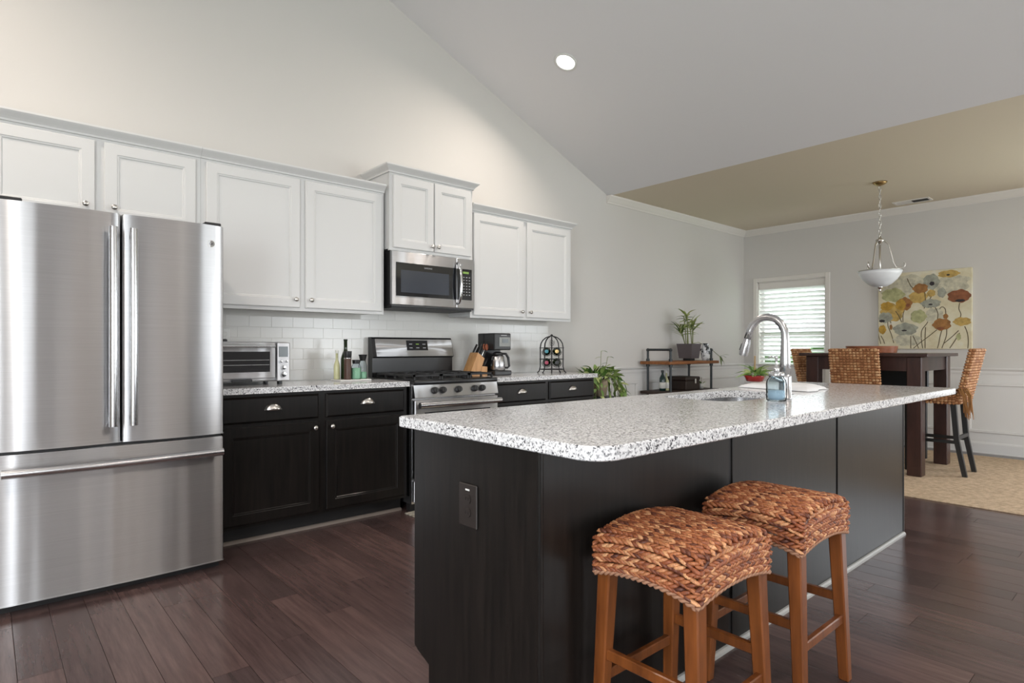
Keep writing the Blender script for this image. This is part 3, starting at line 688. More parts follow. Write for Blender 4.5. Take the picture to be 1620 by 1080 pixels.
# island worktop with sink cut-out
CX0, CX1, CY0, CY1, IZ = 1.080, 4.335, -3.335, -2.425, .915
HX0, HX1, HY0, HY1, hr = 2.45, 3.16, -2.925, -2.535, .10
def rrect(x0, x1, y0, y1, rs, n=8):
    (a, b, c, d) = rs
    return arc(x1 - a, y1 - a, a, 0, 90, n) + arc(x0 + b, y1 - b, b, 90, 180, n) + arc(x0 + c, y0 + c, c, 180, 270, n) + arc(x1 - d, y0 + d, d, 270, 360, n)
outer = rrect(CX0, CX1, CY0, CY1, (.012, .015, .075, .012)); inner = rrect(HX0, HX1, HY0, HY1, (hr,) * 4)
bm = new_bm()
def loop(pts, z): return [bm.verts.new((x, y, z)) for x, y in pts]
def shrink(pts, d):
    cx_ = (CX0 + CX1) / 2; cy_ = (CY0 + CY1) / 2
    return [(x + (d if x < cx_ else -d) , y + (d if y < cy_ else -d)) for x, y in pts]
ot, o1, o2, ob = loop(shrink(outer, .004), IZ), loop(outer, IZ - .004), loop(outer, IZ - .034), loop(shrink(outer, .003), IZ - .037)
it, ib = loop(inner, IZ), loop(inner, IZ - .037)
n = len(outer)
for A, C in ((ot, o1), (o1, o2), (o2, ob), (it, ib)):
    for i in range(n): bm.faces.new((A[i], A[(i + 1) % n], C[(i + 1) % n], C[i]))
for A, C in ((ot, it), (ob, ib)):
    for i in range(n): bm.faces.new((A[i], A[(i + 1) % n], C[(i + 1) % n], C[i]))
wt = solo('island_countertop', bm, M['granite'], 'long speckled white granite island worktop with rounded corner', 'countertop')
bm = new_bm(); zs = [(0.004, IZ - .0375), (.004, IZ - .12), (-.012, IZ - .205), (-.05, IZ - .222)]
rl = []
for d, z in zs:
    rl.append([bm.verts.new((x, y, z)) for x, y in rrect(HX0 - d, HX1 + d, HY0 - d, HY1 + d, (hr + d,) * 4)])
fl_ = [bm.verts.new((x, y, IZ - .0375)) for x, y in rrect(HX0 - .03, HX1 + .03, HY0 - .03, HY1 + .03, (hr + .03,) * 4)]
rl = [fl_] + rl
for A, C in zip(rl, rl[1:]):
    for i in range(len(A)): bm.faces.new((A[i], A[(i + 1) % len(A)], C[(i + 1) % len(A)], C[i]))
bm.faces.new(rl[-1])
sk = thing('kitchen_sink', 'undermount stainless sink in the island worktop', 'sink', (2.8, -2.73, IZ - .22))
obj('basin', bm, M['steel_s'], sk, 'auto'); obj('drain', L([(0, 0), (.045, 0), (.045, .003), (.035, .004), (.03, .001), (0, .001)], (2.8, -2.73, IZ - .222), 20), M['chrome'], sk, True)
# faucet
FXc, FYc = 2.80, -3.005
t = thing('kitchen_faucet', 'tall brushed steel gooseneck pull-down faucet beside the sink', 'faucet', (FXc, FYc, IZ))
obj('base', L([(0, 0), (.030, 0), (.031, .004), (.0275, .008), (.027, .10), (.0255, .115), (0, .115)], (FXc, FYc, IZ), 24), M['faucet'], t, True)
pts = [(FXc, FYc, IZ + .11), (FXc, FYc, IZ + .17), (FXc, FYc, IZ + .27)] + [(FXc, FYc + .088 - .088 * math.cos(R(a)), IZ + .290 + .095 * math.sin(R(a))) for a in range(10, 161, 15)]
e_ = pts[-1]; pts += [(FXc, e_[1] + .012, e_[2] - .04)]
obj('gooseneck', T(pts, [.0255, .023, .019] + [.0172] * (len(pts) - 3), 16), M['faucet'], t, True)
e_ = pts[-1]; d_ = Vector((0, .28, -.96)).normalized()
q = Vector(e_); obj('spray_head', T([q, q + d_ * .012, q + d_ * .02, q + d_ * .07, q + d_ * .085], [.0175, .0175, .0195, .0215, .0195], 16), M['faucet'], t, 'auto')
obj('spray_button', T([q + d_ * .03 + Vector((-.005, .016, .004)), q + d_ * .062 + Vector((-.005, .018, .004))], .006, 8), M['iron'], t, True)
obj('lever', T([(FXc - .02, FYc, IZ + .085), (FXc - .045, FYc + .005, IZ + .088), (FXc - .075, FYc + .012, IZ + .098), (FXc - .10, FYc + .02, IZ + .108)], [.012, .0105, .008, .007], 12), M['faucet'], t, True)
# soap dispenser jar
sx, sy = 2.655, -3.030
t = thing('soap_dispenser', 'glass jar soap dispenser with metal pump by the faucet', 'soap dispenser', (sx, sy, IZ))
obj('jar', L([(.036, .0), (.042, .004), (.043, .02), (.043, .078), (.040, .092), (.031, .104), (.030, .118), (.028, .118), (.028, .103), (.037, .090), (.040, .02), (.037, .006), (0, .005)], (sx, sy, IZ + .0005), 28), M['jar'], t, True)
obj('soap', L([(0, .0075), (.035, .0075), (.0385, .02), (.0385, .048), (0, .048)], (sx, sy, IZ), 24), M['soap'], t, True)
obj('lid', L([(0, .1185), (.032, .112), (.033, .114), (.033, .128), (.026, .131), (0, .131)], (sx, sy, IZ), 24), M['chrome'], t, True)
bm = new_bm(); lathe(bm, [(0, .131), (.012, .131), (.012, .148), (.006, .152), (.0045, .19), (.007, .192), (.007, .202), (0, .203)], (sx, sy, IZ), 14); tube(bm, [(sx, sy, IZ + .197), (sx, sy + .028, IZ + .199), (sx, sy + .036, IZ + .192)], .0035, 8)
obj('pump', bm, M['chrome'], t, True)
# white cloth on the worktop
bm = new_bm(); bmesh.ops.create_grid(bm, x_segments=26, y_segments=30, size=1)
for v_ in bm.verts:
    u, w = v_.co.x, v_.co.y; e = max(abs(u), abs(w)); h = .026 * (1 - max(0, e - .72) / .28) ** .6 + .005 * math.sin(u * 5 + w * 4) * (1 - e)
    v_.co = (3.52 + .15 * u + .05 * w, -2.665 + .225 * w + .02 * math.sin(u * 3), IZ + .0045 + max(0, h))
bmesh.ops.solidify(bm, geom=bm.faces[:], thickness=.003)
solo('folded_cloth', bm, M['cloth'], 'white folded cloth lying on the island under the red pot', 'cloth', True)
# red bonsai dish
px_, py_ = 3.52, -2.50
t = thing('potted_plant', 'small green plant with a tall brown stick in red dish', 'plant', (px_, py_, IZ + .034))
obj('dish', L([(0, 0), (.046, 0), (.058, .026), (.064, .036), (.058, .036), (.052, .028), (0, .026)], (px_, py_, IZ + .035), 28), M['redpot'], t, True)
def leaf_mesh(name, length, width, curl, m, fold=.15, n=5):
    bm = new_bm(); rows = []
    for i in range(n + 1):
        u = i / n; w = width * math.sin(math.pi * min(1, u * .92 + .08)) ** .8 * (1 - .25 * u); x = length * u; z = -curl * length * u * u
        rows.append([bm.verts.new((x, -w / 2, z + fold * w)), bm.verts.new((x, 0, z)), bm.verts.new((x, w / 2, z + fold * w))])
    for A, C in zip(rows, rows[1:]):
        for k in (0, 1): bm.faces.new((A[k], A[k + 1], C[k + 1], C[k]))
    for f in bm.faces: f.smooth = True
    me = bpy.data.meshes.new(name); bm.to_mesh(me); bm.free(); me.materials.append(m); return me
def add_leaf(me, loc, az, el, roll, sc, parent):
    o = bpy.data.objects.new('leaf', me); COL.objects.link(o); o.parent = parent
    o.rotation_euler = (Matrix.Rotation(az, 3, 'Z') @ Matrix.Rotation(-el, 3, 'Y') @ Matrix.Rotation(roll, 3, 'X')).to_euler()
    o.location = Vector(loc) - ORG[parent.name]; o.scale = (sc, sc, sc)
lm = leaf_mesh('leaf', .075, .022, .5, M['leaf'])
for k in range(46):
    a = random.uniform(0, 2 * math.pi); r_ = random.uniform(.01, .045)
    add_leaf(lm, (px_ + r_ * math.cos(a), py_ + r_ * math.sin(a), IZ + .068 + random.uniform(0, .03)), a + random.uniform(-.4, .4), random.uniform(.0, 1.1), random.uniform(-.5, .5), random.uniform(.7, 1.3), t)
obj('soil', L([(0, .025), (.052, .028), (.045, .036), (0, .040)], (px_, py_, IZ + .035), 20), M['soil'], t, True)
obj('stick', T([(px_, py_, IZ + .06), (px_ + .002, py_, IZ + .19)], [.006, .0045], 8), M['drystem'], t)

# ================================================================== BAR STOOLS
def lobe_bm(bm, c, d, nrm, ln, w, h):
    """one twisted fibre lobe: pointed ellipsoid of length ln along d lying on a surface with normal nrm"""
    d = d.normalized(); nrm = (nrm - d * nrm.dot(d)).normalized(); s = nrm.cross(d)
    tip0 = bm.verts.new(c - d * ln / 2 - nrm * h * .2); tip1 = bm.verts.new(c + d * ln / 2 - nrm * h * .2); rings = []
    for u, k in ((-.28, .82), (.02, 1.0), (.30, .74)):
        rings.append([bm.verts.new(c + d * ln * u + k * (math.cos(a) * w / 2 * s + math.sin(a) * h / 2 * nrm)) for a in (0, 1.047, 2.094, 3.1416, 4.712)])
    m_ = 5
    for k in range(m_):
        bm.faces.new((tip0, rings[0][(k + 1) % m_], rings[0][k])); bm.faces.new((tip1, rings[2][k], rings[2][(k + 1) % m_]))
        for A, C in zip(rings, rings[1:]): bm.faces.new((A[k], A[(k + 1) % m_], C[(k + 1) % m_], C[k]))
def stool_seat():
    a, b, zt, re = .190, .164, .634, .034     # half sizes, top height at the edge, edge rounding
    def zb(q): return .516 + .024 * (1 - abs(q) ** 2.2)      # arched lower edge, q in -1..1
    def topz(x, y): return zt + .018 * (1 - (x / a) ** 2) * (1 - .5 * (y / b) ** 2)
    bm = new_bm()
    # core: a rounded block just under the fibres
    box(bm, -a + .014, a - .014, -b + .014, b - .014, .575, zt - .004, .03, 3)
    for sx_ in (-1, 1):
        for sy_ in (-1, 1): box(bm, sx_ * (a - .014) - (.05 if sx_ > 0 else 0), sx_ * (a - .014) + (.05 if sx_ < 0 else 0), sy_ * (b - .014) - (.05 if sy_ > 0 else 0), sy_ * (b - .014) + (.05 if sy_ < 0 else 0), .532, .60, .008)
    core = bm
    # profile across x: skirt, rounded edge, top, rounded edge, skirt
    def prof(s, y):
        """s in metres along the cross-section measured from the lower left edge; returns point, tangent-normal"""
        q = y / b; z0 = zb(q); sk = zt - re - z0; ar = re * math.pi / 2; tp = 2 * (a - re); tot = 2 * sk + 2 * ar + tp
        s = s * tot
        if s < sk: return Vector((-a, y, z0 + s)), Vector((-1, 0, 0))
        s -= sk
        if s < ar:
            t_ = s / re; return Vector((-a + re - re * math.cos(t_), y, zt - re + re * math.sin(t_))), Vector((-math.cos(t_), 0, math.sin(t_)))
        s -= ar
        if s < tp: x_ = -a + re + s; return Vector((x_, y, zt + .018 * (1 - (x_ / (a - re)) ** 2))), Vector((.1 * x_ / a, 0, 1)).normalized()
        s -= tp
        if s < ar:
            t_ = s / re; return Vector((a - re + re * math.sin(t_), y, zt - re + re * math.cos(t_))), Vector((math.sin(t_), 0, math.cos(t_)))
        s -= ar; return Vector((a, y, zt - re - s)), Vector((1, 0, 0))
    fb = new_bm(); rnd = random.Random(3)
    NR = 21
    def drop(p, nn):
        """round the top over towards the y ends"""
        e = abs(p.y) - (b - re)
        if e > 0:
            k = min(1, e / re); dz = re * (1 - math.sqrt(max(0, 1 - k * k)))
            f_ = max(0, min(1, (p.z - .56) / .08)); p = Vector((p.x, p.y, p.z - dz * f_ * .8)); nn = (nn + Vector((0, math.copysign(k * 1.2 * f_, p.y), 0))).normalized()
        return p, nn
    for r_ in range(NR):
        s0 = (r_ + .5) / NR; ny = 19; sh = rnd.uniform(0, 1)
        for i in range(ny):
            for side in (-1, 1):
                y = -b + .004 + (2 * b - .008) * min(1, max(0, (i + .5 + .25 * side) / ny)); ds = side * .165 / NR
                p, nn = prof(s0 + ds, y); p2, _ = prof(min(.999, max(.001, s0 + ds + .01)), y); across = (p2 - p).normalized()
                p, nn = drop(p, nn)
                d = Vector((0, 1, 0)) * .945 + across * (-side) * .33
                lobe_bm(fb, p + nn * .001 + Vector((0, 0, 0)), d + Vector([rnd.uniform(-.05, .05) for _ in range(3)]), nn, rnd.uniform(.038, .046), rnd.uniform(.0118, .0140), rnd.uniform(.017, .020))
    # y faces
    NV = 5
    for sy_ in (-1, 1):
        for r_ in range(NV):
            nx = 21
            for i in range(nx):
                for side in (-1, 1):
                    x_ = -a + .006 + (2 * a - .012) * (i + .5 + .25 * side) / nx; q = x_ / a; z0 = zb(q); z1 = zt - .012 + .012 * (1 - q * q) - max(0, abs(x_) - (a - re)) * .6
                    zz = z0 + (z1 - z0) * (r_ + .5 + .165 * side) / NV
                    bul = max(0, (zz - (zt - re))) * .45
                    p = Vector((x_, sy_ * (b - bul), zz)); nn = Vector((0, sy_, .5 * bul / .02)).normalized()
                    lobe_bm(fb, p + nn * .001, Vector((.945, 0, -side * .33)) + Vector([rnd.uniform(-.05, .05) for _ in range(3)]), nn, rnd.uniform(.038, .046), rnd.uniform(.0118, .0140), rnd.uniform(.017, .020))
    # twisted cord round the lower edge
    cordpts = []
    N_ = 30
    for sgn, axis in ((1, 'x'), (1, 'y'), (-1, 'x'), (-1, 'y')):
        for i in range(N_):
            q = -1 + 2 * i / N_
            if axis == 'x': cordpts.append((sgn * q * a, -sgn * b, zb(q) - .004))
            else: cordpts.append((sgn * a, sgn * q * b, zb(q) - .004))
    cb = new_bm(); P = [Vector(p) for p in cordpts]; n_ = len(P)
    for k in range(2):
        pts = []
        for i in range(n_ * 3):
            f_ = i / 3; j = int(f_); u = f_ - j; p = P[j % n_].lerp(P[(j + 1) % n_], u); d = (P[(j + 1) % n_] - P[j % n_]).normalized()
            s_ = d.cross(Vector((0, 0, 1))).normalized(); an = i * .62 + k * math.pi
            pts.append(p + .004 * (math.cos(an) * s_ + math.sin(an) * Vector((0, 0, 1))))
        tube(cb, pts, .0048, 5, True)
    return core, fb, cb
def tapered(bm, p0, p1, w0, w1, bev=.004):
    """square post from p0 (bottom) to p1 (top)"""
    vs = []
    for p, w in ((p0, w0), (p1, w1)):
        for dx, dy in ((-1, -1), (1, -1), (1, 1), (-1, 1)): vs.append(bm.verts.new((p[0] + dx * w / 2, p[1] + dy * w / 2, p[2])))
    fs = [bm.faces.new([vs[i] for i in f]) for f in ((3, 2, 1, 0), (4, 5, 6, 7), (0, 1, 5, 4), (1, 2, 6, 5), (2, 3, 7, 6), (3, 0, 4, 7))]
    if bev: bmesh.ops.bevel(bm, geom=list({e for f in fs for e in f.edges}), offset=bev, segments=1, affect='EDGES')
def barq(bm, p0, p1, w, h, bev=.003):
    """horizontal rail of width w and height h between two points"""
    p0 = Vector(p0); p1 = Vector(p1); d = (p1 - p0).normalized(); s_ = d.cross(Vector((0, 0, 1))).normalized(); u = s_.cross(d)
    vs = [bm.verts.new(p + s_ * a_ * w / 2 + u * b_ * h / 2) for p in (p0, p1) for a_, b_ in ((-1, -1), (1, -1), (1, 1), (-1, 1))]
    fs = [bm.faces.new([vs[i] for i in f]) for f in ((3, 2, 1, 0), (4, 5, 6, 7), (0, 1, 5, 4), (1, 2, 6, 5), (2, 3, 7, 6), (3, 0, 4, 7))]
    if bev: bmesh.ops.bevel(bm, geom=list({e for f in fs for e in f.edges}), offset=bev, segments=1, affect='EDGES')
def make_stool():
    t = thing('bar_stool', 'stool', 'stool')
    core, fb, cb = stool_seat()
    s_ = obj('seat', core, M['core'], t, 'auto')
    w_ = obj('weave', fb, M['weave'], s_, True); w_['kind'] = 'stuff'
    obj('edge_cord', cb, M['twine'], s_, True)
    C_ = {}
    for sx_ in (-1, 1):
        for sy_ in (-1, 1):
            p0, p1 = (sx_ * .178, sy_ * .160, 0), (sx_ * .158, sy_ * .135, .60)
            C_[sx_, sy_] = (Vector(p0), Vector(p1)); bm = new_bm(); tapered(bm, p0, p1, .034, .046); obj('leg', bm, M['honey'], t)
    def at(k, z): p0, p1 = C_[k]; return p0.lerp(p1, z / .60)
    for ka, kb, z in (((-1, -1), (1, -1), .215), ((-1, 1), (1, 1), .215), ((-1, -1), (-1, 1), .285), ((1, -1), (1, 1), .285)):
        bm = new_bm(); barq(bm, at(ka, z), at(kb, z), .020, .030); obj('stretcher', bm, M['honey'], t)
    return t
s1 = make_stool()
s1.location = (1.495, -3.292, 0); s1.rotation_euler = (0, 0, R(0))
tag(s1, 'honey-legged woven seat stool beside the island corner with the outlet', 'stool', 'woven stools at the island')
s2 = copy_tree(s1); s2.location = (2.065, -3.300, 0)
tag(s2, 'honey-legged woven seat stool at the middle island panel', 'stool', 'woven stools at the island')

# ================================================================== DINING SET
rug = solo('sisal_rug', B(5.36, 7.95, -4.9, -.75, 0, .010, .003), M['sisal'], 'large tan sisal rug under the dining table', 'rug')
RZ_ = .0102
TX0, TX1, TY0, TY1, TH = 6.205, 7.170, -2.690, -1.700, 1.105
t = thing('dining_table', 'tall square dark wood dining table on the sisal rug', 'table', ((TX0 + TX1) / 2, (TY0 + TY1) / 2, RZ_))
obj('table_top', B(TX0 - .04, TX1 + .04, TY0 - .055, TY1 + .055, TH - .030, TH, .004), M['tabletop'], t)
bm = new_bm()
for a, b_ in ((TX0 + .02, TX0 + .045), (TX1 - .045, TX1 - .02)): box(bm, a, b_, TY0 + .1, TY1 - .1, TH - .16, TH - .03)
for a, b_ in ((TY0 + .02, TY0 + .045), (TY1 - .045, TY1 - .02)): box(bm, TX0 + .1, TX1 - .1, a, b_, TH - .16, TH - .03)
obj('apron', bm, M['table'], t)
for xx in (TX0, TX1 - .115):
    for yy in (TY0, TY1 - .115): obj('leg', B(xx, xx + .115, yy, yy + .115, RZ_, TH - .03, .006), M['table'], t)
def make_chair():
    t = thing('dining_chair', 'chair', 'chair')
    bm = B(-.195, .195, -.185, .215, .650, .720, .02, 2); se = obj('seat', bm, M['core_c'], t, 'auto')
    fb = new_bm(); rnd = random.Random(5)
    def cell(p, d, nn, ln=.031, w=.024, h=.015): lobe_bm(fb, Vector(p), Vector(d) + Vector((rnd.uniform(-.1, .1), rnd.uniform(-.1, .1), rnd.uniform(-.1, .1))), Vector(nn), ln * rnd.uniform(.9, 1.1), w * rnd.uniform(.9, 1.1), h)
    for j in range(17):
        y = -.185 + .40 * (j + .5) / 17
        for i in range(14): cell((-.195 + .39 * (i + .5) / 14, y, .721), (1, 0, 0), (0, 0, 1))
    for k in range(4):
        z = .648 + k * .022
        for i in range(14):
            for sy_, yy in ((-1, -.186), (1, .216)): cell((-.195 + .39 * (i + .5) / 14, yy, z), (1, 0, 0), (0, sy_, 0))
            for sx_ in (-1, 1): cell((sx_ * .196, -.185 + .40 * (i + .5) / 14, z), (0, 1, 0), (sx_, 0, 0))
    o = obj('seat_weave', fb, M['weave_c'], se, True); o['kind'] = 'stuff'
    # back, leaning
    def bp(x, z, off): return (x, -.185 - .105 * ((z - .66) / .48) - .02 + off, z)
    bm = new_bm(); vs = [bm.verts.new(bp(x, z, o_)) for z in (.64, 1.135) for o_ in (-.022, .022) for x in (-.205, .205)]
    fs = [bm.faces.new([vs[i] for i in f]) for f in ((0, 2, 3, 1), (4, 5, 7, 6), (0, 1, 5, 4), (2, 6, 7, 3), (0, 4, 6, 2), (1, 3, 7, 5))]
    bmesh.ops.bevel(bm, geom=bm.edges[:], offset=.012, segments=2, affect='EDGES')
    ba = obj('backrest', bm, M['core_c'], t, 'auto'); fb = new_bm()
    nr = 20
    for j in range(nr):
        z = .645 + .49 * (j + .5) / nr
        for i in range(14):
            x_ = max(-.19, min(.19, -.205 + .41 * (i + .5) / 14))
            cell(bp(x_, z, -.023), (1, 0, 0), (0, -1, 0)); cell(bp(x_, z, .023), (1, 0, 0), (0, 1, 0))
        for sx_ in (-1, 1):
            for o_ in (-.011, .011): cell(bp(sx_ * .204, z, o_), (0, 1, 0), (sx_, 0, 0), .028)
    for i in range(14):
        for o_ in (-.012, .012): cell(bp(-.195 + .39 * (i + .5) / 14, 1.134, o_), (1, 0, 0), (0, 0, 1))
    o = obj('back_weave', fb, M['weave_c'], ba, True); o['kind'] = 'stuff'
    for sx_ in (-1, 1):
        bm = new_bm(); tapered(bm, (sx_ * .172, .192, 0), (sx_ * .172, .190, .655), .036, .042); obj('leg', bm, M['blackleg'], t)
        bm = new_bm(); tapered(bm, (sx_ * .172, -.250, 0), (sx_ * .172, -.190, .32), .036, .040, 0); tapered(bm, (sx_ * .172, -.190, .32), (sx_ * .172, -.165, .655), .040, .042, 0); obj('leg', bm, M['blackleg'], t)
        bm = new_bm(); barq(bm, (sx_ * .172, -.198, .30), (sx_ * .172, .190, .30), .022, .030); obj('stretcher', bm, M['blackleg'], t)
    for yy, z in ((.191, .255), (-.198, .34)):
        bm = new_bm(); barq(bm, (-.172, yy, z), (.172, yy, z), .022, .034); obj('stretcher', bm, M['blackleg'], t)
    return t
ch = make_chair(); G_ = 'woven chairs around the dining table'
ch.location = (6.685, -2.690, RZ_); tag(ch, 'woven seagrass dining chair with a rust cloth knotted on it', 'chair', G_)
for loc, rz, lab in (((6.27, -2.215, RZ_), -90, 'woven seagrass dining chair on the island side of the table'), ((6.685, -1.755, RZ_), 180, 'woven seagrass dining chair in front of the blind-covered window')):
    c = copy_tree(ch); c.location = loc; c.rotation_euler = (0, 0, R(rz)); tag(c, lab, 'chair', G_)
t = thing('dark_chair', 'dark wooden chair tucked between the table and flower painting', 'chair', (7.10, -2.24, RZ_))
obj('seat', B(6.90, 7.33, -2.46, -2.02, .66, .705, .01), M['blackleg'], t)
obj('backrest', B(7.315, 7.345, -2.47, -2.01, .60, 1.03, .01), M['blackleg'], t)
for xx in (6.92, 7.31):
    for yy in (-2.44, -2.04): obj('leg', B(xx - .02, xx + .02, yy - .02, yy + .02, RZ_, .66, .004), M['blackleg'], t)
for yy in (-2.44, -2.04): obj('stretcher', B(6.94, 7.29, yy - .011, yy + .011, .28, .31), M['blackleg'], t)
# rust cloth knotted on the near chair
t = thing('knotted_throw', 'rust brown fringed cloth lying over the woven dining chair seat', 'cloth', (6.5, -2.93, .74))
bm = new_bm(); bmesh.ops.create_grid(bm, x_segments=14, y_segments=18, size=1)
for v_ in bm.verts:
    u, w = v_.co.x, v_.co.y
    v_.co = (6.60 + .15 * u, -2.72 + .165 * w, .7475 + .020 * (1 - u * u) ** .5 * (.6 + .4 * math.sin(5 * w + 2 * u)) + .018 * max(0, -w) )
bmesh.ops.solidify(bm, geom=bm.faces[:], thickness=.006)
obj('fabric', bm, M['scarf'], t, True)
for k in range(14):
    y = -2.905 - .02 * (k % 4) - .004 * random.random() - .02; zt = .80 - .03 * random.random(); xx = 6.462 + random.uniform(-.012, .012)
    obj('tassel', T([(xx + .03, y + .045, zt - .01), (xx, y + .02, zt), (xx - .010, y - .01, zt - .06), (xx - .012 + random.uniform(-.02, .02), y - .03 + random.uniform(-.03, .03), zt - .20 - .06 * random.random())], [.006, .007, .006, .003], 5), M['fringe'], t)
# round wooden tray
bm = L([(0, 0), (.205, 0), (.215, .004), (.226, .068), (.218, .068), (.206, .012), (0, .010)], (6.62, -2.16, TH + .0005), 40)
solo('wooden_tray', bm, M['bowlwood'], 'round reddish wood tray on the dining table', 'tray', 'auto')
# pendant
PX, PY = 6.808, -2.179
t = thing('pendant_light', 'bowl pendant light with nickel arms on a chain above the table', 'lamp', (PX, PY, CZ))
obj('canopy', L([(0, 0), (.065, 0), (.062, -.012), (.040, -.028), (.012, -.036), (0, -.040)], (PX, PY, CZ), 24), M['brass'], t, True)
z = CZ - .04; k = 0; ll = .052
while z > 2.29:
    pts = []
    for a in range(0, 360, 30):
        u, w = .0115 * math.cos(R(a)), (ll / 2) * math.sin(R(a)); pts.append((PX + (u if k % 2 else 0), PY + (0 if k % 2 else u), z - ll / 2 + w))
    obj('chain_link', T(pts, .0036, 6, True), M['nickel'], t, True); z -= ll * .84; k += 1
obj('power_cord', T([(PX + .004, PY, CZ - .03), (PX + .012, PY + .006, 2.6), (PX, PY, 2.27)], .0025, 6), M['plate'], t, True)
obj('hub', L([(0, .045), (.010, .045), (.014, .020), (.036, .008), (.038, -.006), (.018, -.022), (.012, -.036), (0, -.04)], (PX, PY, 2.245), 20), M['nickel'], t, True)
obj('center_rod', T([(PX, PY, 2.23), (PX, PY, 1.80)], .009, 10), M['nickel'], t, True)
br, bz = .228, 1.935
for k in range(3):
    a = R(48.55 + 120 * k + 0); u = Vector((math.cos(a), math.sin(a), 0)); o0 = Vector((PX, PY, 0))
    pts = [o0 + u * r_ + Vector((0, 0, z_)) for r_, z_ in ((.03, 2.245), (.075, 2.20), (.098, 2.10), (.115, 2.02), (.138, 1.965), (.180, 1.952), (.208, 1.965), (.215, 1.995), (.206, 2.012), (.198, 2.000))]
    obj('arm', T(pts, [.007, .007, .007, .007, .007, .007, .006, .006, .005, .005], 8), M['nickel'], t, True)
bm = L([(0, -.165), (.06, -.158), (.108, -.130), (.152, -.088), (.182, -.040), (.197, 0), (.193, .0), (.178, -.038), (.148, -.084), (.104, -.125), (.058, -.152), (0, -.158)], (PX, PY, bz), 40)
obj('glass_bowl', bm, M['frost'], t, True)
obj('rim_band', T([(PX + .1985 * math.cos(R(a)), PY + .1985 * math.sin(R(a)), bz) for a in range(0, 360, 10)], .004, 6, True), M['nickel'], t, True)
obj('finial', L([(0, .012), (.024, .012), (.028, .004), (.020, -.008), (.008, -.016), (.012, -.026), (.006, -.040), (0, -.044)], (PX, PY, bz - .168), 16), M['nickel'], t, True)

# ================================================================== PAINTING
PY0, PY1, PZ0, PZ1 = -2.665, -1.741, 1.143, 2.050
t = thing('flower_painting', 'square canvas painting of poppies in ochre and grey blue', 'painting', (DX, (PY0 + PY1) / 2, PZ0))
obj('canvas', B(DX - .036, DX - .001, PY0, PY1, PZ0, PZ1, .003), M['canvas'], t)
pal = {'ochre': (0.52, 0.31, 0.05), 'rust': (0.36, 0.17, 0.055), 'brown': (0.27, 0.10, 0.045), 'grey': (0.37, 0.375, 0.31), 'green': (0.46, 0.46, 0.24), 'gold': (0.56, 0.38, 0.12), 'dark': (0.035, 0.03, 0.035), 'stem': (0.13, 0.10, 0.055), 'pale': (0.60, 0.57, 0.44)}
for k_, c_ in pal.items():
    m = M['paint_' + k_] = mat('paint_' + k_, c_, 0.8); v = coords(m)
    setc(m, ramp(m, noise(m, v, 16, 4, .65), [(0.3, tuple(q * .62 for q in c_)), (0.7, tuple(min(1, q * 1.22) for q in c_))]))
fxp = DX - .0362
def uvp(u, w): return PY1 - u * (PY1 - PY0), PZ1 - w * (PZ1 - PZ0)       # u to the right, w downwards in the picture
layer = [0]
def blot(name, u, w, ru, rw, kind, lobes=5, top=None, wob=.12):
    layer[0] += 1; xx = fxp - .0003 * layer[0] / 6; pts = []
    ph = random.uniform(0, 6)
    for i in range(40):
        a = 2 * math.pi * i / 40; k_ = 1 + wob * math.sin(lobes * a + ph) * .5 + wob * .4 * math.sin(9 * a + ph)
        du, dw = ru * math.cos(a) * k_, rw * math.sin(a) * k_
        if top is not None and dw < 0: dw *= top
        uu, ww = min(.995, max(.005, u + du)), min(.995, max(.005, w + dw)); pts.append(uvp(uu, ww))
    obj(name, PR(pts, 'x', xx - .0006, xx), M['paint_' + kind], t)
def stem(pts, wd=.006):
    layer[0] += 1; xx = fxp - .0003 * layer[0] / 6; P = []
    n_ = len(pts)
    for i in range(0, 25):                      # Catmull-Rom through the points
        f_ = i / 24 * (n_ - 1); j = min(int(f_), n_ - 2); s_ = f_ - j
        p0, p1, p2, p3 = (pts[max(j - 1, 0)], pts[j], pts[j + 1], pts[min(j + 2, n_ - 1)])
        P.append(tuple(.5 * (2 * b + (c - a) * s_ + (2 * a - 5 * b + 4 * c - d) * s_ * s_ + (3 * b - a - 3 * c + d) * s_ ** 3) for a, b, c, d in zip(p0, p1, p2, p3)))
    Lq, Rq = [], []
    for i, p in enumerate(P):
        q = P[min(i + 1, 24)]; r_ = P[max(i - 1, 0)]; dx, dy = q[0] - r_[0], q[1] - r_[1]; l_ = math.hypot(dx, dy) or 1; nx, ny = -dy / l_ * wd / 2, dx / l_ * wd / 2
        c_ = lambda u, w: uvp(min(.995, max(.005, u)), min(.995, max(.005, w)))
        Lq.append(c_(p[0] + nx, p[1] + ny)); Rq.append(c_(p[0] - nx, p[1] - ny))
    bm = new_bm(); A = [bm.verts.new((xx, *p)) for p in Lq]; C = [bm.verts.new((xx, *p)) for p in Rq]
    for i in range(24): bm.faces.new((A[i], A[i + 1], C[i + 1], C[i]))
    obj('painted_stem', bm, M['paint_stem'], t)
for a in (('painted_wash', .30, .20, .26, .17, 'pale'), ('painted_wash', .16, .52, .13, .12, 'gold'), ('painted_wash', .45, .33, .10, .08, 'gold'), ('painted_wash', .80, .20, .17, .12, 'pale'), ('painted_wash', .62, .58, .10, .10, 'pale'), ('painted_wash', .33, .88, .15, .08, 'pale')):
    blot(*a)
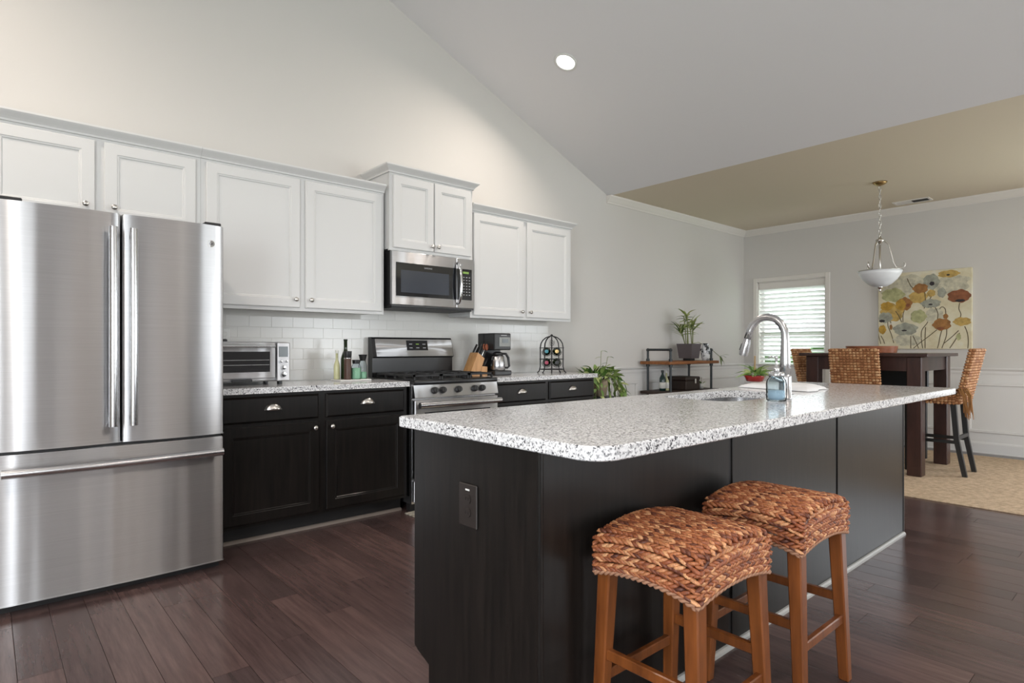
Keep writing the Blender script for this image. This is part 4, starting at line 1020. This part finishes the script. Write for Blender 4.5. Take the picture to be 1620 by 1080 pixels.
for pts in ([(.77, .09), (.745, .15), (.755, .24), (.80, .32)], [(.585, .47), (.60, .53), (.55, .66), (.49, .76), (.485, .88), (.50, .99)], [(.88, .43), (.872, .5), (.892, .57), (.88, .63)], [(.285, .80), (.27, .88), (.24, .92)],
            [(.70, .76), (.68, .85), (.67, .92), (.655, .99)], [(.67, .60), (.665, .52), (.70, .47), (.735, .50), (.74, .58)], [(.11, .62), (.115, .70), (.15, .80), (.18, .92)], [(.30, .49), (.285, .55), (.283, .65)], [(.20, .50), (.235, .56), (.27, .65)],
            [(.65, .755), (.56, .84), (.47, .92), (.40, .99)], [(.93, .72), (.955, .80), (.965, .9), (.96, .99)], [(.75, .75), (.745, .84), (.70, .99)], [(.87, .77), (.80, .85), (.72, .93)], [(.88, .80), (.83, .90), (.78, .99)], [(.52, .27), (.53, .40), (.515, .48)], [(.61, .24), (.60, .31), (.575, .36)],
            [(.37, .83), (.37, .9), (.37, .99)], [(.395, .83), (.43, .92), (.455, .99)], [(.02, .70), (.0, .78), (.03, .93)], [(.33, .08), (.37, .18), (.41, .22)], [(.53, .72), (.525, .85), (.525, .99)], [(.63, .47), (.66, .56), (.64, .70)], [(.03, .82), (.06, .88), (.075, .93)], [(.11, .63), (.13, .60), (.148, .66)]):
    stem(pts, .0095)
for a in (('painted_poppy', .77, .06, .11, .045, 'gold'), ('painted_poppy', .17, .285, .13, .09, 'green'), ('painted_poppy', .10, .43, .072, .058, 'ochre'), ('painted_poppy', .30, .41, .085, .085, 'rust'), ('painted_poppy', .26, .42, .06, .07, 'ochre'),
          ('painted_poppy', .59, .145, .088, .098, 'grey'), ('painted_poppy', .475, .22, .082, .062, 'rust'), ('painted_poppy', .585, .42, .105, .055, 'grey'), ('painted_poppy', .875, .345, .118, .080, 'brown'), ('painted_poppy', .085, .58, .082, .07, 'grey'),
          ('painted_poppy', .455, .58, .085, .085, 'green'), ('painted_poppy', .31, .74, .135, .080, 'grey'), ('painted_poppy', .05, .74, .042, .06, 'ochre'), ('painted_poppy', .905, .66, .088, .052, 'gold'), ('painted_poppy', .70, .69, .095, .075, 'rust'),
          ('painted_poppy', .70, .29, .045, .062, 'grey'), ('painted_poppy', .59, .29, .045, .045, 'gold'), ('painted_bud', .87, .85, .024, .042, 'green'), ('painted_bud', .148, .71, .017, .036, 'rust'), ('painted_bud', .74, .59, .026, .032, 'rust'), ('painted_poppy', .92, .14, .07, .035, 'pale')):
    blot(*a)
for a in (('flower_center', .598, .168, .026, .026, 'dark'), ('flower_center', .765, .073, .018, .010, 'dark'), ('flower_center', .045, .625, .034, .018, 'dark'), ('flower_center', .298, .757, .030, .010, 'dark'), ('flower_center', .583, .432, .022, .010, 'dark'), ('flower_center', .34, .43, .026, .022, 'brown'), ('flower_center', .885, .40, .05, .016, 'dark'), ('flower_center', .685, .74, .04, .018, 'brown')):
    blot(*a)

# ================================================================== WINDOW BLIND
t = thing('window_blind', 'white slatted blind hanging in the dining room window', 'blind', (DX - .0, (WY0 + WY1) / 2, WZ0))
obj('head_rail', B(DX + .005, DX + .055, WY0 + .016, WY1 - .016, WZ1 - .105, WZ1 - .013, .004), M['trim'], t)
bm = new_bm(); sa = R(33); w2 = .033
prism(bm, [(-w2 * math.cos(sa), w2 * math.sin(sa) + .0012), (0, .004), (w2 * math.cos(sa), -w2 * math.sin(sa) + .0012), (w2 * math.cos(sa), -w2 * math.sin(sa) - .0012), (0, .0015), (-w2 * math.cos(sa), w2 * math.sin(sa) - .0012)], 'y', WY0 + .020 - (WY0 + WY1) / 2, WY1 - .020 - (WY0 + WY1) / 2)
bmesh.ops.recalc_face_normals(bm, faces=bm.faces[:])
sm_ = bpy.data.meshes.new('slat'); bm.to_mesh(sm_); bm.free(); sm_.materials.append(M['blind'])
z = WZ1 - .125
while z > WZ0 + .05:
    o = bpy.data.objects.new('slat', sm_); COL.objects.link(o); o.parent = t; o.location = (.033, 0, z - WZ0); z -= .0600
obj('bottom_rail', B(DX + .015, DX + .050, WY0 + .02, WY1 - .02, WZ0 + .012, WZ0 + .030, .004), M['blind'], t)
for yy in (WY0 + .18, WY1 - .18):
    obj('ladder_cord', T([(DX + .0335, yy, WZ1 - .10), (DX + .0335, yy, WZ0 + .02)], .0015, 5), M['blind'], t)

# ================================================================== PIPE CONSOLE AND WHAT STANDS ON IT
t = thing('pipe_console', 'rustic wood console shelf with black iron pipe frame', 'console', (6.25, -.22, 0))
obj('shelf', B(5.72, 6.78, -.425, -.025, .968, 1.002, .004), M['rustic'], t)
obj('lower_shelf', B(5.72, 6.78, -.425, -.025, .626, .660, .004), M['darkplank'], t)
for xx in (5.81, 6.678):
    for yy in (-.070, -.378):
        obj('pipe_leg', T([(xx, yy, 0.0), (xx, yy, 1.135)], .0135, 12), M['pipe'], t, 'auto')
        bm = L([(.0135, 0), (.034, 0), (.034, .006), (.02, .012), (.0135, .022)], (xx, yy, 0), 16); obj('floor_flange', bm, M['pipe'], t, 'auto')
        for zz in (1.002, .94): obj('pipe_collar', L([(.014, 0), (.021, 0), (.021, .028), (.014, .028)], (xx, yy, zz), 14), M['pipe'], t, 'auto')
    bm = new_bm(); tube(bm, [(xx, -.070, 1.135), (xx, -.378, 1.135)], .0135, 12)
    for yy in (-.070, -.378): bmesh.ops.create_icosphere(bm, subdivisions=2, radius=.021, matrix=Matrix.Translation((xx, yy, 1.132)))
    obj('top_rail', bm, M['pipe'], t, 'auto')
# planter with bamboo
CXp, CYp, SZ = 6.42, -.23, 1.0022
t = thing('bamboo_plant', 'tall arching bamboo plant in square grey planter on console', 'plant', (CXp, CYp, SZ))
obj('stand', B(CXp - .05, CXp + .05, CYp - .05, CYp + .05, SZ, SZ + .028, .003), M['iron'], t)
bm = new_bm()
vs = []
for z_, w_ in ((SZ + .028, .085), (SZ + .205, .105), (SZ + .205, .095), (SZ + .18, .092)):
    vs.append([bm.verts.new((CXp + sx_ * w_, CYp + sy_ * w_, z_)) for sx_, sy_ in ((-1, -1), (1, -1), (1, 1), (-1, 1))])
for A, C in zip(vs, vs[1:]):
    for k in range(4): bm.faces.new((A[k], A[(k + 1) % 4], C[(k + 1) % 4], C[k]))
bm.faces.new(vs[0]); bm.faces.new(vs[-1]); obj('planter', bm, M['greypot'], t)
bl = leaf_mesh('leaf', .16, .028, .35, M['bamboo'], .1, 6)
canes = []
for k in range(9):
    a = random.uniform(0, 6.28); bx_, by_ = CXp + .045 * math.cos(a), CYp + .045 * math.sin(a); h = random.uniform(.14, .40); lx, ly = random.uniform(-.15, .13), random.uniform(-.07, .05)
    pts = [(bx_, by_, SZ + .17), (bx_ + lx * .4, by_ + ly * .4, SZ + .2 + h * .5), (bx_ + lx, by_ + ly, SZ + .2 + h)]
    obj('cane', T(pts, .006, 6), M['stem'], t, True)
    for j in range(8):
        f_ = random.uniform(.1, 1); p = Vector(pts[1]).lerp(Vector(pts[2]), f_); add_leaf(bl, p, random.uniform(0, 6.28), random.uniform(.1, 1.25), random.uniform(-.6, .6), random.uniform(.75, 1.2), t)
pts = [(CXp + .03, CYp, SZ + .2), (CXp + .18, CYp - .02, SZ + .225), (CXp + .40, CYp - .05, SZ + .15), (CXp + .60, CYp - .07, SZ + .045)]
obj('trailing_stem', T(pts, .0035, 6), M['stem'], t, True)
for az, el in ((-.3, .45), (-.1, .2), (-.8, -.75), (-2.2, -.9), (-1.5, -1.1), (.2, -.2)): add_leaf(bl, pts[-1], az, el, random.uniform(-.3, .3), random.uniform(.75, 1.0), t)
# black and white ceramic jug beside the planter
bm = L([(0, 0), (.036, 0), (.052, .04), (.056, .10), (.050, .16), (.036, .195), (.042, .21), (.036, .21), (.028, .195), (0, .19)], (6.588, -.355, SZ), 24)
m = M['marble'] = mat('black_white_marble', (.5, .5, .5), .2); v = coords(m); setc(m, ramp(m, noise(m, v, 14, 4, .6), [(0.44, (.02, .025, .03)), (0.52, (.72, .74, .76))]))
solo('marbled_vase', bm, M['marble'], 'black and white marbled vase beside the grey planter', 'vase', True)
def bottle(name, x, y, z, rb, h, neck, glass, label, cap=None, labelcol=None, group=None, hb=.58):
    t = thing(name, label, 'bottle', (x, y, z), group)
    obj('glass_body', L([(0, 0), (rb * .92, 0), (rb, .006), (rb, h * hb), (rb * .85, h * (hb + .08)), (neck * 1.1, h * (hb + .22)), (neck, h * (hb + .26)), (neck, h * .96), (neck * 1.15, h * .965), (neck * 1.15, h), (0, h)], (x, y, z), 20), glass, t, True)
    if cap: obj('cap', L([(neck * 1.25, h * .90), (neck * 1.35, h * .905), (neck * 1.35, h * 1.01), (0, h * 1.015)], (x, y, z), 16), cap, t, 'auto')
    if labelcol: obj('paper_label', L([(rb + .0004, h * .12), (rb + .001, h * .121), (rb + .001, h * .42), (rb + .0004, h * .421)], (x, y, z), 20), labelcol, t, True)
    return t
bottle('spirit_bottle', 5.885, -.22, .6602, .036, .235, .013, M['tealglass'], 'dark teal bottle with white label on lower console shelf', M['plastic'], M['paper'])
bottle('clear_bottle', 5.962, -.22, .6602, .030, .225, .010, M['oil'], 'pale bottle with cream cap on lower console shelf', M['paper'], M['paper'], hb=.45)
t = thing('storage_box', 'dark wooden box with pale clasp on lower console shelf', 'box', (6.30, -.22, .66))
obj('chest', B(6.15, 6.45, -.36, -.08, .6602, .77, .006), M['box'], t); obj('lid', B(6.145, 6.455, -.365, -.075, .7705, .815, .012, 2), M['box'], t); obj('clasp', B(6.33, 6.355, -.372, -.365, .735, .79, .002), M['paper'], t)
bm = new_bm(); bmesh.ops.create_icosphere(bm, subdivisions=2, radius=.022, matrix=Matrix.Translation((6.2, -.33, .682)))
t = thing('small_plant', 'small grey green plant in white cup on lower console shelf', 'plant', (6.565, -.31, .66))
bm2 = L([(0, 0), (.026, 0), (.036, .065), (.032, .065), (.026, .05), (0, .05)], (6.565, -.31, .6602), 18); obj('cup', bm2, M['plate'], t, True); bm.free()
for k in range(12): a = random.uniform(0, 6.28); add_leaf(lm, (6.565 + .015 * math.cos(a), -.31 + .015 * math.sin(a), .715), a, random.uniform(.2, 1.3), 0, random.uniform(.7, 1.1), t)

# ================================================================== FLOOR PLANT BY THE COUNTER
qx, qy = 4.62, -.34
t = thing('pothos_plant', 'bushy trailing pothos on a tall stand beside the counter end', 'plant', (qx, qy, 0))
bm = new_bm()
for k in range(4):
    a = R(45 + 90 * k); tube(bm, [(qx + .13 * math.cos(a), qy + .13 * math.sin(a), 0), (qx + .10 * math.cos(a), qy + .10 * math.sin(a), .66)], .010, 8)
lathe(bm, [(0, 0), (.15, 0), (.15, .018), (0, .018)], (qx, qy, .655), 24); obj('stand', bm, M['pipe'], t, 'auto')
obj('pot', L([(0, 0), (.070, 0), (.090, .13), (.095, .17), (.086, .17), (.078, .14), (0, .14)], (qx, qy, .674), 24), M['terracotta'], t, True)
obj('soil', L([(0, .815), (.078, .815), (.06, .825), (0, .83)], (qx, qy, 0), 18), M['soil'], t, True)
pl = leaf_mesh('leaf', .095, .048, .45, M['leaf'], .12, 5); pd = leaf_mesh('leaf', .15, .038, .30, M['leafd'], .15, 5)
for k in range(80):
    a = random.uniform(0, 6.28); el = random.uniform(-.1, 1.2); r_ = random.uniform(.03, .17); add_leaf(pl, (qx + r_ * math.cos(a), qy + r_ * math.sin(a), .84 + random.uniform(0, .13) * (1.2 - r_ * 4)), a + random.uniform(-.6, .6), el, random.uniform(-.6, .6), random.uniform(.6, 1.15), t)
for k in range(26):
    a = random.uniform(1.6, 4.9); r_ = random.uniform(.0, .09); add_leaf(pd, (qx - .06 + r_ * math.cos(a), qy + .06 + r_ * math.sin(a), .85), a, random.uniform(.35, 1.35), random.uniform(-.4, .4), random.uniform(.6, 1.05), t)
for k in range(20):
    a = random.uniform(-2.9, .9); ln = random.uniform(.15, .42); x1, y1 = qx + .12 * math.cos(a), qy + .12 * math.sin(a); x2, y2 = qx + (.20 + ln * .35) * math.cos(a), qy + (.17 + .1 * ln) * math.sin(a)
    pts = [(x1 * .5 + qx * .5, y1 * .5 + qy * .5, .84), (x1, y1, .885), ((x1 + x2) / 2, (y1 + y2) / 2, .87), (x2, y2, .78 - ln * .3), (x2 + .01, y2, .80 - ln)]
    obj('vine', T(pts, .003, 5), M['stem'], t, True)
    for j in range(7):
        f_ = j / 6; p = Vector(pts[2]).lerp(Vector(pts[3]), f_ * 2) if f_ < .5 else Vector(pts[3]).lerp(Vector(pts[4]), f_ * 2 - 1)
        add_leaf(pl, p, a + random.uniform(-1.2, 1.2), random.uniform(-1.2, .4), random.uniform(-.5, .5), random.uniform(.6, 1.05), t)
obj('vine', T([(qx + .1, qy - .02, .86), (qx + .26, qy - .03, .86), (qx + .36, qy - .03, .81), (qx + .40, qy - .03, .72), (qx + .385, qy - .03, .64)], .004, 6), M['leafd'], t, True)
for h_, dx in ((1.12, .03), (1.06, .13)):
    obj('shoot', T([(qx + dx * .5, qy, .84), (qx + dx, qy, h_)], .0028, 5), M['stem'], t, True); add_leaf(pl, (qx + dx, qy, h_), -.2, .3, 0, .8, t); add_leaf(pl, (qx + dx, qy, h_ - .06), 2.6, .2, 0, .7, t)

# ================================================================== ON THE COUNTERS
KT = KZ + .0004
# toaster oven
t = thing('toaster_oven', 'stainless countertop toaster oven beside the refrigerator', 'toaster oven', (1.24, -.22, KZ))
TXa, TXb, TYf = 1.005, 1.482, -.405; Tz0, Tz1 = KT + .022, KT + .272
obj('body', B(TXa, TXb, TYf + .02, -.05, Tz0, Tz1, .008), M['steel'], t)
for xx in (TXa + .05, TXb - .05):
    for yy in (TYf + .05, -.10): obj('foot', L([(0, 0), (.016, 0), (.016, .024), (0, .024)], (xx, yy, KT), 12), M['plastic'], t)
xs_ = TXb - .088
d = obj('door', B(TXa + .004, xs_ - .004, TYf, TYf + .02, Tz0 + .020, Tz1 - .012, .004), M['steel'], t)
obj('glass', B(TXa + .03, xs_ - .040, TYf - .002, TYf + .004, Tz0 + .060, Tz1 - .062, .001), M['bglass'], d)
bm = new_bm(); tube(bm, [(TXa + .02, TYf - .032, Tz1 - .030), (xs_ - .02, TYf - .032, Tz1 - .030)], .0095, 12)
for xx in (TXa + .035, xs_ - .035): tube(bm, [(xx, TYf, Tz1 - .03), (xx, TYf - .032, Tz1 - .03)], .007, 8)
obj('handle', bm, M['chrome'], d, 'auto')
for zz in (Tz0 + .105, Tz0 + .135): obj('rack_bar', T([(TXa + .035, TYf - .003, zz), (xs_ - .045, TYf - .003, zz)], .0018, 6), M['chrome'], d)
c = obj('control_panel', B(xs_, TXb - .002, TYf - .004, TYf + .02, Tz0, Tz1 - .004, .005), M['steel'], t)
obj('display', B(xs_ + .014, TXb - .016, TYf - .006, TYf, Tz1 - .096, Tz1 - .030, .001), M['lcd'], c)
for xx, zz, rr in ((xs_ + .025, Tz1 - .125, .008), (TXb - .027, Tz1 - .125, .008), (xs_ + .042, Tz1 - .165, .014), (xs_ + .042, Tz1 - .208, .018)):
    obj('dial', L([(0, 0), (rr, 0), (rr, -.010), (rr * .8, -.016), (0, -.017)], (xx, TYf - .004, zz), 18, 'y'), M['chrome'], c, 'auto')
obj('crumb_tray_grip', B(TXa + .12, TXa + .24, TYf - .006, TYf + .02, Tz0 + .0, Tz0 + .016, .003), M['plastic'], t)
# wall outlet with plug
t = thing('wall_outlet', 'white outlet plate with black plug above the toaster oven', 'outlet', (1.19, -.01, 1.21))
obj('plate', B(1.150, 1.228, -.016, -.0095, 1.165, 1.282, .003), M['plate'], t)
for zc in (1.200, 1.245): obj('socket', B(1.172, 1.206, -.018, -.014, zc - .014, zc + .014, .004), M['plate'], t)
obj('plug', B(1.176, 1.204, -.046, -.018, 1.188, 1.212, .005), M['plastic'], t)
# tray of bottles and jars
TB = 1.965
t = tag(obj('serving_tray', B(TB - .115, TB + .125, -.36, -.20, KT, KT + .010, .004), M['plate']), 'small white tray holding bottles beside the range', 'tray')
zb_ = KT + .0104
bottle('oil_bottle', TB - .022, -.245, zb_, .034, .285, .0125, M['dkglass'], 'tall dark green oil bottle on the small white tray', hb=.50)
bottle('vinegar_bottle', TB - .088, -.245, zb_, .022, .205, .009, M['oil'], 'slim clear bottle with pale oil on the small tray', M['paper'], None, hb=.45)
t = thing('pepper_grinder', 'pepper grinder with black top and peppercorns on small tray', 'grinder', (TB - .045, -.325, zb_))
obj('barrel', L([(0, 0), (.024, 0), (.025, .004), (.025, .145), (.022, .150), (0, .150)], (TB - .045, -.325, zb_), 20), M['pepper'], t, 'auto'); obj('grinder_head', L([(.023, .150), (.026, .156), (.028, .185), (.029, .200), (0, .202)], (TB - .045, -.325, zb_), 20), M['plastic'], t, 'auto'); obj('collar', L([(.024, .146), (.0262, .147), (.0262, .153), (.024, .154)], (TB - .045, -.325, zb_), 20), M['chrome'], t, True)
t = thing('mint_jar', 'mint green jar with dark lid on the small tray', 'jar', (TB + .025, -.315, zb_))
obj('jar', L([(0, 0), (.032, 0), (.034, .006), (.034, .085), (.026, .105), (.022, .112), (0, .112)], (TB + .025, -.315, zb_), 20), M['jar'], t, True); obj('contents', L([(0, .003), (.029, .003), (.0315, .008), (.0315, .080), (0, .082)], (TB + .025, -.315, zb_), 18), M['mint'], t, True); obj('lid', L([(.022, .110), (.026, .112), (.028, .138), (0, .140)], (TB + .025, -.315, zb_), 18), M['plastic'], t, 'auto')
t = thing('stoppered_jar', 'clear glass bottle with flared black stopper on small tray', 'jar', (TB + .085, -.30, zb_))
obj('jar', L([(0, 0), (.028, 0), (.030, .006), (.030, .095), (.022, .118), (.019, .130), (0, .130)], (TB + .085, -.30, zb_), 20), M['jar'], t, True); obj('contents', L([(0, .003), (.025, .003), (.0275, .008), (.0275, .050), (0, .052)], (TB + .085, -.30, zb_), 18), M['mint'], t, True); obj('stopper', L([(.018, .130), (.020, .132), (.031, .175), (0, .177)], (TB + .085, -.30, zb_), 18), M['plastic'], t, 'auto')
# knife block (leans towards -x, faces the camera along x)
t = thing('knife_block', 'honey wood knife block full of black-handled knives by range', 'knife block', (3.10, -.26, KZ))
ka, kb_ = -.305, -.195
obj('block', PR([(3.012, KT), (3.115, KT), (3.150, KT + .085), (3.175, KT + .145), (3.105, KT + .195)], 'y', ka, kb_), M['block'], t)
obj('steak_knife_block', PR([(3.117, KT), (3.205, KT), (3.205, KT + .075), (3.150, KT + .080)], 'y', ka, kb_), M['block'], t)
dk = Vector((.50, 0, .866))
for i, (s_, yy, ln) in enumerate(((.18, -.285, .10), (.18, -.215, .095), (.5, -.285, .09), (.5, -.25, .10), (.5, -.215, .085), (.82, -.285, .075), (.82, -.25, .08), (.82, -.215, .07))):
    p = Vector((3.105 + .07 * s_, yy, KT + .195 - .05 * s_)) - dk * .006; h = obj('knife', T([p, p + dk * .02, p + dk * (ln * .6), p + dk * ln], [.007, .0085, .0095, .0085], 8), M['plastic'], t, True)
    obj('rivet', T([p + dk * .004, p + dk * .014], .0092, 8), M['chrome'], h)
for i in range(6):
    p = Vector((3.178, ka + .014 + i * .0165, KT + .074)); obj('steak_knife', T([p, p + dk * .045, p + dk * .085], [.005, .0065, .0055], 6), M['plastic'], t, True)
sc = obj('scissors', T([(3.150, -.30, KT + .17), (3.172, -.30, KT + .215)], .004, 6), M['chrome'], t)
for dy in (-.018, .018):
    obj('scissor_loop', T([(3.188 + .016 * math.cos(R(a)), -.30 + dy + .010 * math.cos(R(a)), KT + .240 + .024 * math.sin(R(a))) for a in range(0, 360, 30)], .0055, 6, True), M['copper'], sc, True)
# coffee maker (front faces -y)
cx0, cx1, cyf, cyb = 3.222, 3.412, -.385, -.15
t = thing('coffee_maker', 'black drip coffee maker with stainless thermal carafe', 'coffee maker', (3.31, -.27, KZ))
obj('base', B(cx0, cx1, cyf, cyb, KT, KT + .040, .008, 2), M['plastic'], t)
obj('tower', B(cx0, cx1, -.235, cyb, KT + .0395, KT + .36, .008, 2), M['plastic'], t)
hd = obj('brew_head', B(cx0, cx1, cyf + .01, -.236, KT + .215, KT + .36, .010, 2), M['plastic'], t)
obj('control_fascia', B(cx0 + .055, cx1 - .012, cyf + .004, cyf + .014, KT + .245, KT + .325, .003), M['lcdframe'], hd)
obj('clock', B(cx0 + .085, cx1 - .04, cyf + .001, cyf + .006, KT + .278, KT + .310), M['lcd'], hd)
obj('brand_plate', B(cx0 + .075, cx1 - .05, cyf + .008, cyf + .011, KT + .338, KT + .345), M['print'], hd)
cc = (3.312, -.312)
cf = obj('carafe', L([(0, 0), (.062, 0), (.066, .006), (.064, .05), (.057, .115), (.046, .135), (0, .137)], (cc[0], cc[1], KT + .0405), 28), M['faucet'], t, True)
obj('carafe_lid', L([(.043, .134), (.045, .138), (.043, .150), (.025, .160), (0, .162)], (cc[0], cc[1], KT + .0405), 24), M['plastic'], cf, 'auto')
obj('carafe_handle', T([(cc[0] + .040, cc[1] - .005, KT + .185), (cc[0] + .085, cc[1] - .01, KT + .182), (cc[0] + .108, cc[1] - .015, KT + .15), (cc[0] + .118, cc[1] - .018, KT + .075), (cc[0] + .10, cc[1] - .015, KT + .062), (cc[0] + .056, cc[1] - .008, KT + .064)], [.010, .011, .012, .010, .009, .008], 10), M['plastic'], cf, True)
# wine rack
wx, wy, wr = 3.985, -.30, .112
t = thing('wine_rack', 'black wrought iron birdcage wine rack on the counter', 'wine rack', (wx, wy, KZ))
NW = 10
for k in range(NW):
    a = 2 * math.pi * k / NW + .3; u = Vector((math.cos(a), math.sin(a), 0)); c_ = Vector((wx, wy, KT))
    if abs(math.sin(a)) > .9 and math.sin(a) < 0: pass
    pts = [c_ + u * (wr + .028) + Vector((0, 0, .004)), c_ + u * (wr + .010) + Vector((0, 0, .02)), c_ + u * wr + Vector((0, 0, .06)), c_ + u * wr + Vector((0, 0, .24))] + [c_ + u * wr * math.cos(R(b_)) + Vector((0, 0, .24 + .105 * math.sin(R(b_)))) for b_ in (20, 40, 60, 80)]
    obj('cage_wire', T(pts, .005, 6), M['iron'], t, True)
obj('finial', L([(0, 0), (.010, 0), (.014, .008), (.008, .016), (0, .022)], (wx, wy, KT + .343), 12), M['iron'], t, True)
for z_ in (.035, .130, .235): obj('hoop', T([(wx + wr * math.cos(R(a)), wy + wr * math.sin(R(a)), KT + z_) for a in range(0, 360, 15)], .0038, 6, True), M['iron'], t, True)
pts = []
for i in range(22): a = i * .62; r_ = .004 + .0016 * i; pts.append((wx + r_ * math.cos(a) * .6, wy - wr + .01, KT + .285 + r_ * math.sin(a)))
obj('scroll', T(pts, .002, 5), M['iron'], t, True)
for z_ in (.055, .158):
    for dx in (-.047, .047): obj('cradle', T([(wx + dx + .044 * math.cos(R(a)), wy - .05, KT + z_ + .045 + .044 * math.sin(R(a))) for a in range(180, 361, 20)], .0035, 6), M['iron'], t, True)
for (dx, z_, fm, lab) in ((-.047, .100, M['redfoil'], 'wine bottle with magenta foil lying low in the rack'), (.047, .100, M['plastic'], 'wine bottle with black foil lying low in the rack'), (-.047, .203, M['teal'], 'wine bottle with teal foil lying high in the rack'), (.047, .203, M['brass'], 'wine bottle with gold foil lying high in the rack')):
    b_ = thing('wine_bottle', lab, 'bottle', (wx + dx, wy, KT + z_ - .04), 'wine bottles in the birdcage rack')
    obj('glass_body', L([(0, .15), (.036, .15), (.039, .144), (.039, -.005), (.036, -.022), (.018, -.055), (.0145, -.065), (.0145, -.10), (0, -.10)], (wx + dx, wy, KT + z_), 20, 'y'), M['dkglass'], b_, True)
    obj('foil', L([(.0147, -.060), (.0155, -.062), (.0155, -.128), (.017, -.130), (.017, -.140), (0, -.141)], (wx + dx, wy, KT + z_), 16, 'y'), fm, b_, 'auto')
rk = bpy.data.objects['wine_rack']; rk.rotation_euler = (0, 0, R(-45))
for o in [q for q in bpy.data.objects if q.name.startswith('wine_bottle') and q.parent is None]:
    d_ = Matrix.Rotation(R(-45), 3, 'Z') @ (o.location - rk.location); o.location = rk.location + d_; o.rotation_euler = (0, 0, R(-45))
# mat in front of the range
m = M['mat'] = mat('cream_mat', (.52, .46, .36), .95); v = coords(m); setc(m, ramp(m, noise(m, v, 40, 3), [(0.4, (.22, .19, .15)), (0.6, (.60, .55, .45))]))
solo('kitchen_mat', B(2.19, 3.02, -1.20, -.640, 0, .008, .002), M['mat'], 'cream patterned mat on the floor before the range', 'mat')
